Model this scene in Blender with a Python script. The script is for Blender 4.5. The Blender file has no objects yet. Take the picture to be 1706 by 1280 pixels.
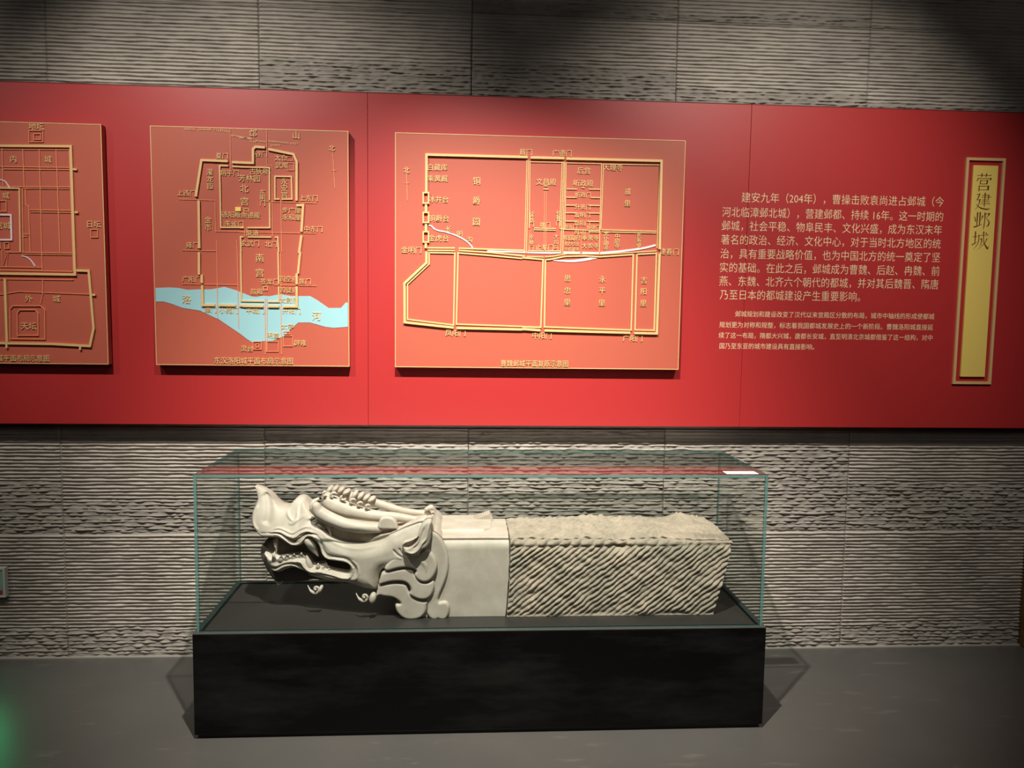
import bpy, math, random
import numpy as np
C = bpy.context.scene.collection
random.seed(7); rng = np.random.default_rng(11)

# ------------------------------------------------------------------ camera, light, exposure
sc = bpy.context.scene
CAM_POS = np.array([0.0, -3.8116, 1.6897])
YAW, PITCH, ROLL, FPX = .0629, -.0865, .0133, 1304.48
def cam_axes():
    cy, sy, cp, sp = math.cos(YAW), math.sin(YAW), math.cos(PITCH), math.sin(PITCH)
    f = np.array([sy*cp, cy*cp, sp]); r = np.array([cy, -sy, 0.0]); u = np.cross(r, f)
    return f, r*math.cos(ROLL)+u*math.sin(ROLL), -r*math.sin(ROLL)+u*math.cos(ROLL)
CF, CR, CU = cam_axes()
cd = bpy.data.cameras.new('camera'); cam = bpy.data.objects.new('camera', cd); C.objects.link(cam)
cd.sensor_fit = 'HORIZONTAL'; cd.sensor_width = 36.0; cd.lens = FPX/1706*36.0; cd.clip_start = .05
from mathutils import Matrix, Vector
cam.matrix_world = Matrix(((CR[0], CU[0], -CF[0], CAM_POS[0]), (CR[1], CU[1], -CF[1], CAM_POS[1]),
                           (CR[2], CU[2], -CF[2], CAM_POS[2]), (0, 0, 0, 1)))
sc.camera = cam
w = bpy.data.worlds.new('world'); sc.world = w; w.use_nodes = True
w.node_tree.nodes['Background'].inputs[0].default_value = (.9, .95, 1, 1)
w.node_tree.nodes['Background'].inputs[1].default_value = .01
sc.view_settings.view_transform = 'Standard'; sc.view_settings.look = 'None'
sc.view_settings.gamma = 1; sc.view_settings.use_curve_mapping = False
sc.view_settings.exposure = 0.0
def spot(loc, target, power, size, blend, radius, col=(1, .93, .82)):
    l = bpy.data.lights.new('track_spot', 'SPOT'); l.energy = power; l.spot_size = math.radians(size)
    l.spot_blend = blend; l.shadow_soft_size = radius; l.color = col
    o = bpy.data.objects.new('track_spot', l); C.objects.link(o); o.location = loc
    o.rotation_euler = (Vector(target)-Vector(loc)).to_track_quat('-Z', 'Y').to_euler()
    return o
spot((-.10, -2.30, 4.05), (.12, -.30, .60), 1120, 61, 1.0, .03)          # key over the display case
spot((-1.75, -2.30, 4.05), (-.90, -.05, 1.66), 345, 62, 1.0, .03)        # left map
spot((1.70, -2.30, 4.05), (1.45, -.05, 1.66), 330, 64, 1.0, .03)          # right map and text
spot((-3.30, -2.30, 4.05), (-2.75, -.05, 1.7), 110, 60, 1.0, .03)         # next map beyond the frame
def area(loc, target, power, sx, sy, col):
    l = bpy.data.lights.new('ambient_fill', 'AREA'); l.energy = power; l.shape = 'RECTANGLE'; l.size = sx; l.size_y = sy; l.color = col
    o = bpy.data.objects.new('ambient_fill', l); C.objects.link(o); o.location = loc
    o.rotation_euler = (Vector(target)-Vector(loc)).to_track_quat('-Z', 'Y').to_euler()
area((0.2, -4.7, 3.7), (0.2, -.4, 1.0), 9, 5.5, 1.2, (1, .97, .92))  # soft frontal fill added for ambient light, stands for no fixture

# ------------------------------------------------------------------ helpers
def ray(px, py): return CF + CR*(px-853)/FPX + CU*(640-py)/FPX
def at(px, py, Y):
    d = ray(px, py); t = (Y-CAM_POS[1])/d[1]; p = CAM_POS + d*t
    return p
CROP = {'a': (240, 200, 5.818), 'b': (400, 200, 5.816), 'c': (240, 400, 5.566), 'd': (400, 400, 5.563),
        'e': (650, 215, 6.095), 'f': (870, 225, 5.818), 'g': (650, 400, 5.565), 'h': (870, 400, 5.333),
        'z': (0, 190, 2.845), 'A': (400, 790, 4.925), 'B': (600, 790, 4.923), 'C': (820, 840, 4.062), 'T': (1570, 240, 3.044), 'P': (0, 0, 1)}
def X(crop, *pts):
    x0, y0, s = CROP[crop]
    return [(x0+p[0]/s, y0+p[1]/s) for p in pts]
def xz(pts, Y): return [(lambda p: (p[0], p[2]))(at(q[0], q[1], Y)) for q in pts]

def tag(o, label=None, cat=None, group=None, kind=None):
    if label: o['label'] = label
    if cat: o['category'] = cat
    if group: o['group'] = group
    if kind: o['kind'] = kind
    return o
def empty(name, loc, label, cat, group=None):
    o = bpy.data.objects.new(name, None); C.objects.link(o); o.location = loc; o.empty_display_size = .1
    return tag(o, label, cat, group)
def link(name, me, m, parent=None, smooth=None):
    if m is not None:
        for q in (m if isinstance(m, (list, tuple)) else [m]): me.materials.append(q)
    if smooth is not None:
        me.polygons.foreach_set('use_smooth', [True]*len(me.polygons))
        if smooth < 179: me.set_sharp_from_angle(angle=math.radians(smooth))
    o = bpy.data.objects.new(name, me); C.objects.link(o)
    if parent is not None:
        o.parent = parent; o.location = -Vector(parent.matrix_world.translation) if False else (0, 0, 0)
        o.matrix_parent_inverse = Matrix.Translation(-Vector(PL(parent)))
    return o
def PL(o):
    v = Vector(o.location)
    return v
def mesh(name, V, F):
    me = bpy.data.meshes.new(name)
    if isinstance(V, np.ndarray) and isinstance(F, np.ndarray):
        me.vertices.add(len(V)); me.vertices.foreach_set('co', V.astype(np.float32).ravel())
        k = F.shape[1]; me.loops.add(F.size); me.loops.foreach_set('vertex_index', F.astype(np.int32).ravel())
        me.polygons.add(len(F)); me.polygons.foreach_set('loop_start', np.arange(0, F.size, k, dtype=np.int32))
        me.update(calc_edges=True); me.validate()
    else:
        me.from_pydata([tuple(map(float, v)) for v in V], [], F); me.update()
    return me
class MB:
    def __init__(s): s.V = []; s.F = []
    def box(s, x0, x1, y0, y1, z0, z1, b=0.0):
        if b <= 0:
            n = len(s.V)
            s.V += [(x, y, z) for z in (z0, z1) for y in (y0, y1) for x in (x0, x1)]
            for f in ((0, 2, 3, 1), (4, 5, 7, 6), (0, 1, 5, 4), (2, 6, 7, 3), (0, 4, 6, 2), (1, 3, 7, 5)): s.F.append(tuple(n+i for i in f))
        else:
            import bmesh
            bm = bmesh.new(); bmesh.ops.create_cube(bm, size=1)
            for v in bm.verts: v.co = ((x0+x1)/2+v.co.x*(x1-x0), (y0+y1)/2+v.co.y*(y1-y0), (z0+z1)/2+v.co.z*(z1-z0))
            bmesh.ops.bevel(bm, geom=list(bm.edges), offset=b, segments=2, affect='EDGES', profile=.5)
            n = len(s.V); bm.verts.index_update()
            s.V += [tuple(v.co) for v in bm.verts]; s.F += [tuple(n+v.index for v in f.verts) for f in bm.faces]; bm.free()
        return s
    def ribbon(s, pts, wid, yf, dep, closed=False):
        """extruded strip of width wid along (x,z) points; front face at y=yf, back at yf+dep"""
        P = [np.array(p, float) for p in pts]; n = len(P); L = []; R_ = []
        for i in range(n):
            a = P[i-1] if (i > 0 or closed) else None; b = P[(i+1) % n] if (i < n-1 or closed) else None
            d1 = (P[i]-a)/np.linalg.norm(P[i]-a) if a is not None else None
            d2 = (b-P[i])/np.linalg.norm(b-P[i]) if b is not None else None
            if d1 is None: d1 = d2
            if d2 is None: d2 = d1
            n1 = np.array([-d1[1], d1[0]]); n2 = np.array([-d2[1], d2[0]]); m = n1+n2
            l = np.linalg.norm(m); m = n1 if l < .2 else m/l; k = min(1/max(.35, m@n1), 2.2)
            L.append(P[i]+m*k*wid/2); R_.append(P[i]-m*k*wid/2)
        b0 = len(s.V)
        for l, r in zip(L, R_): s.V += [(l[0], yf, l[1]), (r[0], yf, r[1]), (r[0], yf+dep, r[1]), (l[0], yf+dep, l[1])]
        m = n if closed else n-1
        for i in range(m):
            a = b0+4*i; c = b0+4*((i+1) % n)
            for k in range(4): s.F.append((a+k, c+k, c+(k+1) % 4, a+(k+1) % 4))
        if not closed: s.F.append((b0, b0+1, b0+2, b0+3)[::-1]); e = b0+4*(n-1); s.F.append((e, e+1, e+2, e+3))
        return s
    def prism(s, pts, yf, dep):
        n = len(pts); b = len(s.V)
        s.V += [(p[0], yf, p[1]) for p in pts]+[(p[0], yf+dep, p[1]) for p in pts]
        s.F.append(tuple(range(b, b+n))); s.F.append(tuple(range(b+2*n-1, b+n-1, -1)))
        for i in range(n): j = (i+1) % n; s.F.append((b+i, b+n+i, b+n+j, b+j))
        return s
    def build(s, name, m, parent=None, smooth=None):
        import bmesh
        me = mesh(name, s.V, s.F)
        bm = bmesh.new(); bm.from_mesh(me); bmesh.ops.recalc_face_normals(bm, faces=bm.faces); bm.to_mesh(me); bm.free()
        return link(name, me, m, parent, smooth)
def vnoise(x, y, seed=0):
    """smooth value noise, numpy"""
    r = np.random.default_rng(seed); T = r.random((256, 256))
    xi = np.floor(x).astype(int); yi = np.floor(y).astype(int); fx = x-xi; fy = y-yi
    fx = fx*fx*(3-2*fx); fy = fy*fy*(3-2*fy)
    g = lambda a, b: T[a % 256, b % 256]
    return (g(xi, yi)*(1-fx)+g(xi+1, yi)*fx)*(1-fy)+(g(xi, yi+1)*(1-fx)+g(xi+1, yi+1)*fx)*fy
def grid_faces(ny, nx):
    i = np.arange((ny-1)*(nx-1)); r = i//(nx-1); c = i % (nx-1); a = r*nx+c
    return np.stack([a, a+1, a+nx+1, a+nx], 1)
def crom(pts, sub=4, closed=True):
    P = np.array(pts, float); n = len(P); out = []
    for i in range(n if closed else n-1):
        if closed: p0, p1, p2, p3 = P[i-1], P[i], P[(i+1) % n], P[(i+2) % n]
        else: p0, p1, p2, p3 = P[max(i-1, 0)], P[i], P[i+1], P[min(i+2, n-1)]
        for k in range(sub):
            t = k/sub
            out.append(.5*((2*p1)+(-p0+p2)*t+(2*p0-5*p1+4*p2-p3)*t*t+(-p0+3*p1-3*p2+p3)*t**3))
    if not closed: out.append(P[-1])
    return np.array(out)
def seg_dist(Q, P, closed=True):
    """distance of points Q (n,2) to polyline P, with nearest point"""
    A = P; B = np.roll(P, -1, 0)
    if not closed: A, B = P[:-1], P[1:]
    best = np.full(len(Q), 1e9); near = np.zeros_like(Q); tt = np.zeros(len(Q))
    for i, (a, b) in enumerate(zip(A, B)):
        d = b-a; L = d@d+1e-12; t = np.clip(((Q-a)@d)/L, 0, 1); p = a+t[:, None]*d
        q = np.hypot(*(Q-p).T); m = q < best; best[m] = q[m]; near[m] = p[m]; tt[m] = (i+t[m])/len(A)
    return best, near, tt
def inside(Q, P):
    c = np.zeros(len(Q), bool); n = len(P); j = n-1
    for i in range(n):
        xi, yi = P[i]; xj, yj = P[j]
        m = ((yi > Q[:, 1]) != (yj > Q[:, 1])) & (Q[:, 0] < (xj-xi)*(Q[:, 1]-yi)/((yj-yi) or 1e-12)+xi)
        c ^= m; j = i
    return c

# ------------------------------------------------------------------ materials
def new_mat(name):
    m = bpy.data.materials.new(name); m.use_nodes = True; nt = m.node_tree
    return m, nt, nt.nodes['Principled BSDF']
def mat(name, col, rough=.6, metal=0, spec=.5, bump=None, var=None, coat=0, emit=None):
    """bump=(scale, strength, dist); var=(scale, colour2, amount, stretch)"""
    m, nt, b = new_mat(name); N = nt.nodes.new; L = nt.links.new
    b.inputs['Base Color'].default_value = (*col, 1); b.inputs['Roughness'].default_value = rough
    b.inputs['Metallic'].default_value = metal; b.inputs['Specular IOR Level'].default_value = spec
    b.inputs['Coat Weight'].default_value = coat
    tc = N('ShaderNodeTexCoord')
    if var:
        mp = N('ShaderNodeMapping'); L(tc.outputs['Object'], mp.inputs[0]); mp.inputs['Scale'].default_value = var[3] if len(var) > 3 else (1, 1, 1)
        n = N('ShaderNodeTexNoise'); n.inputs['Scale'].default_value = var[0]; n.inputs['Detail'].default_value = 6; n.inputs['Roughness'].default_value = .65
        L(mp.outputs[0], n.inputs['Vector'])
        cr = N('ShaderNodeValToRGB'); cr.color_ramp.elements[0].position = .5-.5*var[2]*.5; cr.color_ramp.elements[1].position = .5+.25*max(.1, 1-var[2])+.1
        cr.color_ramp.elements[0].color = (*col, 1); cr.color_ramp.elements[1].color = (*var[1], 1)
        L(n.outputs['Fac'], cr.inputs[0]); L(cr.outputs[0], b.inputs['Base Color'])
    if bump:
        n2 = N('ShaderNodeTexNoise'); n2.inputs['Scale'].default_value = bump[0]; n2.inputs['Detail'].default_value = 5
        L(tc.outputs['Object'], n2.inputs['Vector'])
        bp = N('ShaderNodeBump'); bp.inputs['Strength'].default_value = bump[1]; bp.inputs['Distance'].default_value = bump[2]
        L(n2.outputs['Fac'], bp.inputs['Height']); L(bp.outputs[0], b.inputs['Normal'])
    if emit:
        b.inputs['Emission Color'].default_value = (*emit[0], 1); b.inputs['Emission Strength'].default_value = emit[1]
    return m
M = {}
M['wall'] = mat('ribbed_wall_stone', (.38, .345, .31), .75, spec=.35, bump=(80, .6, .002), var=(2.2, (.58, .53, .47), .6))
def broken_wall(m):
    nt = m.node_tree; N = nt.nodes.new; L = nt.links.new; b = nt.nodes['Principled BSDF']; src = b.inputs['Base Color'].links[0].from_socket
    at_ = N('ShaderNodeAttribute'); at_.attribute_name = 'broken'; mu = N('ShaderNodeMath'); mu.operation = 'MULTIPLY'; mu.inputs[1].default_value = .42; L(at_.outputs['Fac'], mu.inputs[0])
    mx = N('ShaderNodeMix'); mx.data_type = 'RGBA'; L(mu.outputs[0], mx.inputs[0]); L(src, mx.inputs[6]); mx.inputs[7].default_value = (.13, .118, .10, 1); L(mx.outputs[2], b.inputs['Base Color'])
broken_wall(M['wall'])                                   # base colour goes darker where the ribs are broken
M['red'] = mat('red_lacquered_board', (.43, .027, .028), .42, spec=.5, bump=(900, .05, .0003))
M['slab'] = mat('terracotta_red_map_panel', (.47, .105, .066), .45, spec=.4)
M['side'] = mat('dark_maroon_edge', (.14, .02, .015), .6)
M['gold'] = mat('matt_gold_relief', (.76, .50, .23), .42, metal=.1, spec=.5)
M['line'] = mat('thin_gold_line', (.75, .28, .13), .5)
M['river'] = mat('pale_blue_river', (.30, .56, .62), .5)
M['moat'] = mat('white_lilac_moat', (.80, .68, .74), .5)
M['plate'] = mat('yellow_gold_plate', (.92, .68, .17), .4, metal=.05)
M['ink'] = mat('dark_brown_ink', (.13, .04, .01), .6)
M['cream'] = mat('cream_lettering', (.85, .62, .38), .55)
M['black'] = mat('black_lacquer', (.0035, .0035, .0035), .3, spec=.18, bump=(3, .08, .002), var=(2.0, (.02, .02, .019), .1, (.7, 1, 3)))
M['deck'] = mat('charcoal_deck', (.035, .033, .031), .42, spec=.4)
M['rim'] = mat('black_satin_rim', (.06, .058, .055), .35)
M['bronze'] = mat('bronze_trim', (.25, .15, .05), .4, metal=.5)
M['dark'] = mat('black_painted_surface', (.02, .02, .02), .8)
M['stone'] = mat('polished_limestone', (.63, .585, .505), .5, spec=.4, bump=(45, .3, .0015), var=(9, (.48, .435, .36), .9))
M['stone2'] = mat('weathered_limestone', (.56, .50, .43), .6, spec=.35, bump=(70, .3, .0015), var=(9, (.36, .29, .22), .5))
M['mouth'] = mat('shaded_mouth_stone', (.12, .10, .085), .8, bump=(60, .4, .002))  # same limestone, with the shade between the jaws put into its colour
M['rough'] = mat('rough_tooled_limestone', (.50, .425, .335), .85, spec=.15, bump=(120, .8, .004), var=(8, (.31, .29, .23), .8))
M['signframe'] = mat('grey_aluminium_frame', (.62, .62, .58), .4, metal=.2)
M['signface'] = mat('grey_green_face', (.20, .30, .25), .3)
M['signlit'] = mat('green_lit_panel', (.05, .6, .25), .4, emit=((.05, 1, .35), 14))
M['signred'] = mat('red_marking', (.35, .03, .03), .4)
M['sticker'] = mat('white_sticker', (.85, .85, .8), .5)

def floor_mat():
    m, nt, b = new_mat('dark_grey_satin_floor'); N = nt.nodes.new; L = nt.links.new
    tc = N('ShaderNodeTexCoord')
    n1 = N('ShaderNodeTexNoise'); n1.inputs['Scale'].default_value = 1.3; n1.inputs['Detail'].default_value = 5
    L(tc.outputs['Object'], n1.inputs['Vector'])
    cr = N('ShaderNodeValToRGB'); cr.color_ramp.elements[0].position = .3; cr.color_ramp.elements[1].position = .7
    cr.color_ramp.elements[0].color = (.086, .083, .078, 1); cr.color_ramp.elements[1].color = (.110, .105, .098, 1)
    L(n1.outputs['Fac'], cr.inputs[0])
    # pale scuffs: thresholded stretched noise
    last = cr.outputs[0]
    for rot, scx, seed in ((.6, 3.0, 1.7), (-.5, 4.2, 9.1)):
        mp = N('ShaderNodeMapping'); mp.inputs['Rotation'].default_value = (0, 0, rot); mp.inputs['Scale'].default_value = (scx, scx*4.5, 1); mp.inputs['Location'].default_value = (seed, seed, 0)
        L(tc.outputs['Object'], mp.inputs[0])
        n = N('ShaderNodeTexNoise'); n.inputs['Scale'].default_value = 1.0; n.inputs['Detail'].default_value = 4; n.inputs['Roughness'].default_value = .6
        L(mp.outputs[0], n.inputs['Vector'])
        r = N('ShaderNodeValToRGB'); r.color_ramp.elements[0].position = .63; r.color_ramp.elements[1].position = .78
        r.color_ramp.elements[0].color = (0, 0, 0, 1); r.color_ramp.elements[1].color = (.55, .55, .55, 1); L(n.outputs['Fac'], r.inputs[0])
        mx = N('ShaderNodeMix'); mx.data_type = 'RGBA'; L(r.outputs[0], mx.inputs[0]); L(last, mx.inputs[6]); mx.inputs[7].default_value = (.22, .21, .19, 1)
        last = mx.outputs[2]
    L(last, b.inputs['Base Color'])
    b.inputs['Roughness'].default_value = .34; b.inputs['Specular IOR Level'].default_value = .45
    n3 = N('ShaderNodeTexNoise'); n3.inputs['Scale'].default_value = 9; L(tc.outputs['Object'], n3.inputs['Vector'])
    bp = N('ShaderNodeBump'); bp.inputs['Strength'].default_value = .12; bp.inputs['Distance'].default_value = .003
    L(n3.outputs['Fac'], bp.inputs['Height']); L(bp.outputs[0], b.inputs['Normal'])
    return m
M['floor'] = floor_mat()
def glass_mat():
    m = bpy.data.materials.new('clear_case_glass'); m.use_nodes = True; nt = m.node_tree; nt.nodes.clear(); N = nt.nodes.new; L = nt.links.new
    out = N('ShaderNodeOutputMaterial'); mix = N('ShaderNodeMixShader'); tr = N('ShaderNodeBsdfTransparent'); gl = N('ShaderNodeBsdfGlossy'); gl.inputs['Roughness'].default_value = .0
    lw = N('ShaderNodeLayerWeight'); lw.inputs[0].default_value = .5
    p = N('ShaderNodeMath'); p.operation = 'POWER'; L(lw.outputs['Facing'], p.inputs[0]); p.inputs[1].default_value = 5
    k = N('ShaderNodeMath'); k.operation = 'MULTIPLY_ADD'; L(p.outputs[0], k.inputs[0]); k.inputs[1].default_value = .94; k.inputs[2].default_value = .035; k.use_clamp = True
    p2 = N('ShaderNodeMath'); p2.operation = 'POWER'; L(lw.outputs['Facing'], p2.inputs[0]); p2.inputs[1].default_value = 3
    cm = N('ShaderNodeMix'); cm.data_type = 'RGBA'; L(p2.outputs[0], cm.inputs[0]); cm.inputs[6].default_value = (.972, .982, .977, 1); cm.inputs[7].default_value = (.86, .91, .89, 1)
    L(cm.outputs[2], tr.inputs[0]); L(k.outputs[0], mix.inputs[0]); L(tr.outputs[0], mix.inputs[1]); L(gl.outputs[0], mix.inputs[2]); L(mix.outputs[0], out.inputs[0])
    return m
def edge_mat(name='green_glass_edge', tf=.25, tc=(.62, .74, .72)):
    m = bpy.data.materials.new(name); m.use_nodes = True; nt = m.node_tree; b = nt.nodes['Principled BSDF']; N = nt.nodes.new; L = nt.links.new
    b.inputs['Base Color'].default_value = (.13, .30, .28, 1); b.inputs['Roughness'].default_value = .2
    tr = N('ShaderNodeBsdfTransparent'); tr.inputs[0].default_value = (*tc, 1); mix = N('ShaderNodeMixShader'); mix.inputs[0].default_value = tf
    L(b.outputs[0], mix.inputs[1]); L(tr.outputs[0], mix.inputs[2]); L(mix.outputs[0], nt.nodes['Material Output'].inputs[0])
    return m
M['glass'] = glass_mat(); M['edge'] = edge_mat(); M['edge2'] = edge_mat('clear_rear_glass_edge', .7, (.46, .55, .53))

# ------------------------------------------------------------------ the room
def struct(name, mb, m): return tag(mb.build(name, m), kind='structure')
WX0, WX1 = -3.4, 2.93
struct('floor', MB().box(-4.2, 4.6, -6.0, .12, -.05, 0), M['floor'])
struct('ceiling', MB().box(-4.2, 4.6, -6.0, .12, 4.4, 4.45), M['dark'])
struct('wall_left', MB().box(-4.25, -4.2, -6.0, .12, 0, 4.4), M['dark'])
struct('wall_right', MB().box(4.6, 4.65, -6.0, .12, 0, 4.4), M['dark'])
struct('wall_front', MB().box(-4.2, 4.6, -6.05, -6.0, 0, 4.4), M['dark'])
wall = tag(MB().box(-4.2, 4.6, .03, .12, 0, 4.4).build('wall_back', M['wall']), kind='structure')
struct('trim_1', MB().box(WX1+.002, WX1+.30, -.06, .03, 0, 4.4, .004), M['bronze'])
PITCH_RIB = .0172
def slab(ix, x0, x1, z0, z1, zs, seed, rib_amp=.0125):
    """one ribbed stone panel; ribs run straight above zs and are broken below it"""
    g = .0016; x0 += g; x1 -= g; a0 = z0+.0008; a1 = z1-.0008
    nx = int((x1-x0)/.0082)+1; xs = np.linspace(x0, x1, nx)
    PH = np.array([0, .09, .20, .29, .55, .85]); PR = np.array([.10, .88, 1.0, .08, .0, .03])
    k0 = int(a0/PITCH_RIB)-1; k1 = int(a1/PITCH_RIB)+2; ribs = np.repeat(np.arange(k0, k1), 6); phs = np.tile(PH, k1-k0); prs = np.tile(PR, k1-k0)
    zz = (ribs+phs)*PITCH_RIB; keep = (zz > a0+.0006) & (zz < a1-.0006); zz, ribs, prs = zz[keep], ribs[keep], prs[keep]
    zz = np.concatenate([[a0], zz, [a1]]); ribs = np.concatenate([[ribs[0]], ribs, [ribs[-1]]]); prs = np.concatenate([[prs[0]], prs, [prs[-1]]])
    nz = len(zz); XX, ZZ = np.meshgrid(xs, zz); rib = np.repeat(ribs[:, None], nx, 1).astype(float); prof = np.repeat(prs[:, None], nx, 1)
    ZZ0 = ZZ.copy(); fz = np.clip(np.minimum(ZZ-a0, a1-ZZ)/.01, 0, 1)
    edge = vnoise(XX*26, rib*7.31, seed+1)
    amp = .82+.35*(edge-.5)
    rough = 1/(1+np.exp(((ZZ-zs)+.02*(vnoise(XX*2.5, ZZ*0+3.3, seed+5)-.5)*2)/.006))
    brk = .6*vnoise(XX*33+rib*13.7, rib*3.17, seed+2)+.4*vnoise(XX*60+rib*3.7, rib*5.17, seed+12)
    brk2 = vnoise(XX*55+rib*5.7, ZZ*90, seed+3)
    broken = np.clip((brk-.30)*3.2, 0.25, 1)*(.5+.8*brk2)
    h = rib_amp*(prof*amp*(1-rough)+(.10+.90*prof)*broken*rough*.8+.18*(1-prof)*np.clip(vnoise(XX*14+rib*7.7, rib*2.3, seed+15)-.45, 0, 1)*(1-rough))+rough*.003*vnoise(XX*8, ZZ*30, seed+4)+(.0016+.0045*rough)*vnoise(XX*52, ZZ*95, seed+6)+.002*vnoise(XX*3, ZZ*5, seed+8)
    Y = .012-h; ZZ = ZZ+fz*(vnoise(XX*11+rib*3.3, rib*5.1, seed+9)-.5)*.0042*(1+rough)
    V = np.stack([XX, Y, ZZ], -1).reshape(-1, 3); F = grid_faces(nz, nx)
    # side walls back to the wall plane
    idx = np.arange(nz*nx).reshape(nz, nx); ring = np.concatenate([idx[0, :-1], idx[:-1, -1], idx[-1, :0:-1], idx[:0:-1, 0]])
    B = V[ring].copy(); B[:, 1] = .031; n0 = len(V); V = np.vstack([V, B]); k = np.arange(len(ring)); k2 = (k+1) % len(ring)
    F = np.vstack([F, np.stack([ring[k], n0+k, n0+k2, ring[k2]], 1)])
    me = mesh('stone_panel', V, F); at_ = me.attributes.new('broken', 'FLOAT', 'POINT'); va = np.zeros(len(V), np.float32); va[:n0] = rough.ravel()*(.75+.5*vnoise(XX*30, ZZ*60, seed+20).ravel()); at_.data.foreach_set('value', va)
    o = link('stone_panel', me, M['wall'], wall, 179)
    return o
XJ = [WX0, -2.87, -1.912, -.956, .030, 1.010, 1.962, WX1]
ROWS = [(0.0, .622), (.622, 1.135), (2.60, 3.105), (3.105, 3.35)]
ZS = {0: [.15, .15, .145, .14, .14, .13, .135],
      1: [.78, .87, .786, 1.12, 1.2, 1.06, .868],
      2: [2.80, 2.66, 2.72, 2.86, 2.88, 2.80, 2.74],
      3: [3.0, 3.0, 3.0, 3.0, 3.16, 3.15, 3.12]}
for r, (z0, z1) in enumerate(ROWS):
    for c in range(7): slab(c, XJ[c], XJ[c+1], z0, z1, ZS[r][c], 100*r+c*7+1)

# ------------------------------------------------------------------ lettering (flat or raised), one mesh per inscription
TEXTS = []
def text(s, px, py, h, Yp, m, parent, ext=.0, vertical=False, width=None, thin=0.0, vstep=None, sx=1.0, align='c', name='lettering'):
    TEXTS.append((s, px, py, h, Yp, m, parent, ext, vertical, width, thin, vstep, sx, align, name))
def build_texts():
    cache = {}; tmp = []
    def curve(s, thin, ext):
        k = (s, thin, ext)
        if k in cache: return cache[k]
        cu = bpy.data.curves.new('lettering', 'FONT'); cu.body = s; cu.size = 1; cu.resolution_u = 2; cu.offset = thin; cu.extrude = ext; cu.fill_mode = 'FRONT' if ext == 0 else 'BOTH'
        o = bpy.data.objects.new('lettering', cu); C.objects.link(o); cache[k] = o; return o
    for t in TEXTS:
        for ch in ([t[0]] if not t[8] else list(t[0])): curve(ch, t[10], 1.0 if t[7] else 0.0)
    bpy.context.view_layer.update(); dg = bpy.context.evaluated_depsgraph_get(); geo = {}
    for k, o in cache.items():
        me = bpy.data.meshes.new_from_object(o.evaluated_get(dg)); n = len(me.vertices); v = np.zeros(n*3, np.float32); me.vertices.foreach_get('co', v)
        geo[k] = (v.reshape(-1, 3), [tuple(p.vertices) for p in me.polygons]); bpy.data.meshes.remove(me)
    for o in cache.values():
        cu = o.data; bpy.data.objects.remove(o); bpy.data.curves.remove(cu)
    EM = .90  # ideograph body of the bundled font relative to its size
    for s, px, py, h, Yp, m, parent, ext, vertical, width, thin, vstep, sx, align, name in TEXTS:
        V = []; F = []; n0 = 0
        c0 = at(px, py, Yp); upm = abs(at(px, py-10, Yp)[2]-at(px, py, Yp)[2])/10; rpm = abs(at(px+10, py, Yp)[0]-at(px, py, Yp)[0])/10
        size = h*upm
        if not vertical:
            v, f = geo[(s, thin, 1.0 if ext else 0.0)]
            if len(v) == 0: continue
            lo, hi = v.min(0), v.max(0); k = size/.9
            kx = k*sx if width is None else width*rpm/(hi[0]-lo[0])
            q = np.zeros_like(v); q[:, 2] = (v[:, 1]-.36)*k
            cx = (lo[0]+hi[0])/2 if align == 'c' else lo[0]
            q[:, 0] = (v[:, 0]-cx)*kx; q[:, 1] = -v[:, 2]*ext
            V.append(q); F += f
        else:
            for i, ch in enumerate(s):
                v, f = geo[(ch, thin, 1.0 if ext else 0.0)]
                lo, hi = v.min(0), v.max(0); k = size/.9; q = np.zeros_like(v)
                q[:, 0] = (v[:, 0]-.5)*k*sx if False else (v[:, 0]-(lo[0]+hi[0])/2)*k*sx
                q[:, 2] = (v[:, 1]-.36)*k-(i-(len(s)-1)/2)*vstep*upm; q[:, 1] = -v[:, 2]*ext
                q[:, 0] += c0[0]; q[:, 1] += Yp; q[:, 2] += c0[2]; link(name, mesh(name, q.tolist(), f), m, parent)
            continue
        V = np.vstack(V); V[:, 0] += c0[0]; V[:, 1] += Yp; V[:, 2] += c0[2]
        # one object per run of characters: cut where the line has a gap
        ivs = sorted((min(V[i, 0] for i in f), max(V[i, 0] for i in f), k) for k, f in enumerate(F)); runs = []; hi_ = -1e9
        for a, b, k in ivs:
            if a > hi_+size*.42: runs.append([])
            runs[-1].append(k); hi_ = max(hi_, b)
        for run in runs:
            us = sorted({i for k in run for i in F[k]}); mp_ = {u: j for j, u in enumerate(us)}
            link(name, mesh(name, V[us].tolist(), [tuple(mp_[i] for i in F[k]) for k in run]), m, parent)

# ------------------------------------------------------------------ the red board
BY = -.074                                       # front face of the board
board = empty('display_board', (0, BY, 1.16), 'long wall-mounted red lacquered board carrying the maps and the gold text', 'display board')
ZT, ZB = 2.7038, 1.1622
bx = [-3.3, -1.4-1.34, at(613, 450, BY)[0]-.0, at(1242, 450, BY)[0], 2.99]
bx = [-2.30-.0-.0, at(613, 450, BY)[0], at(1242, 450, BY)[0], 3.02]
bx = [-3.35, bx[1]-1.86, bx[1], bx[2], bx[3]]
for i in range(4):
    MB().box(bx[i]+.0006, bx[i+1]-.0006, BY, BY+.022, ZB, ZT, .0012).build('board_panel', M['red'], board)
MB().box(-3.3, 2.95, BY+.0225, .004, ZB+.03, ZT-.03).build('mounting_frame', M['dark'], board)
MB().box(-3.35, 3.02, BY-.0006, BY+.022, ZT+.0005, ZT+.004).build('top_edge_strip', M['side'], board)
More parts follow.
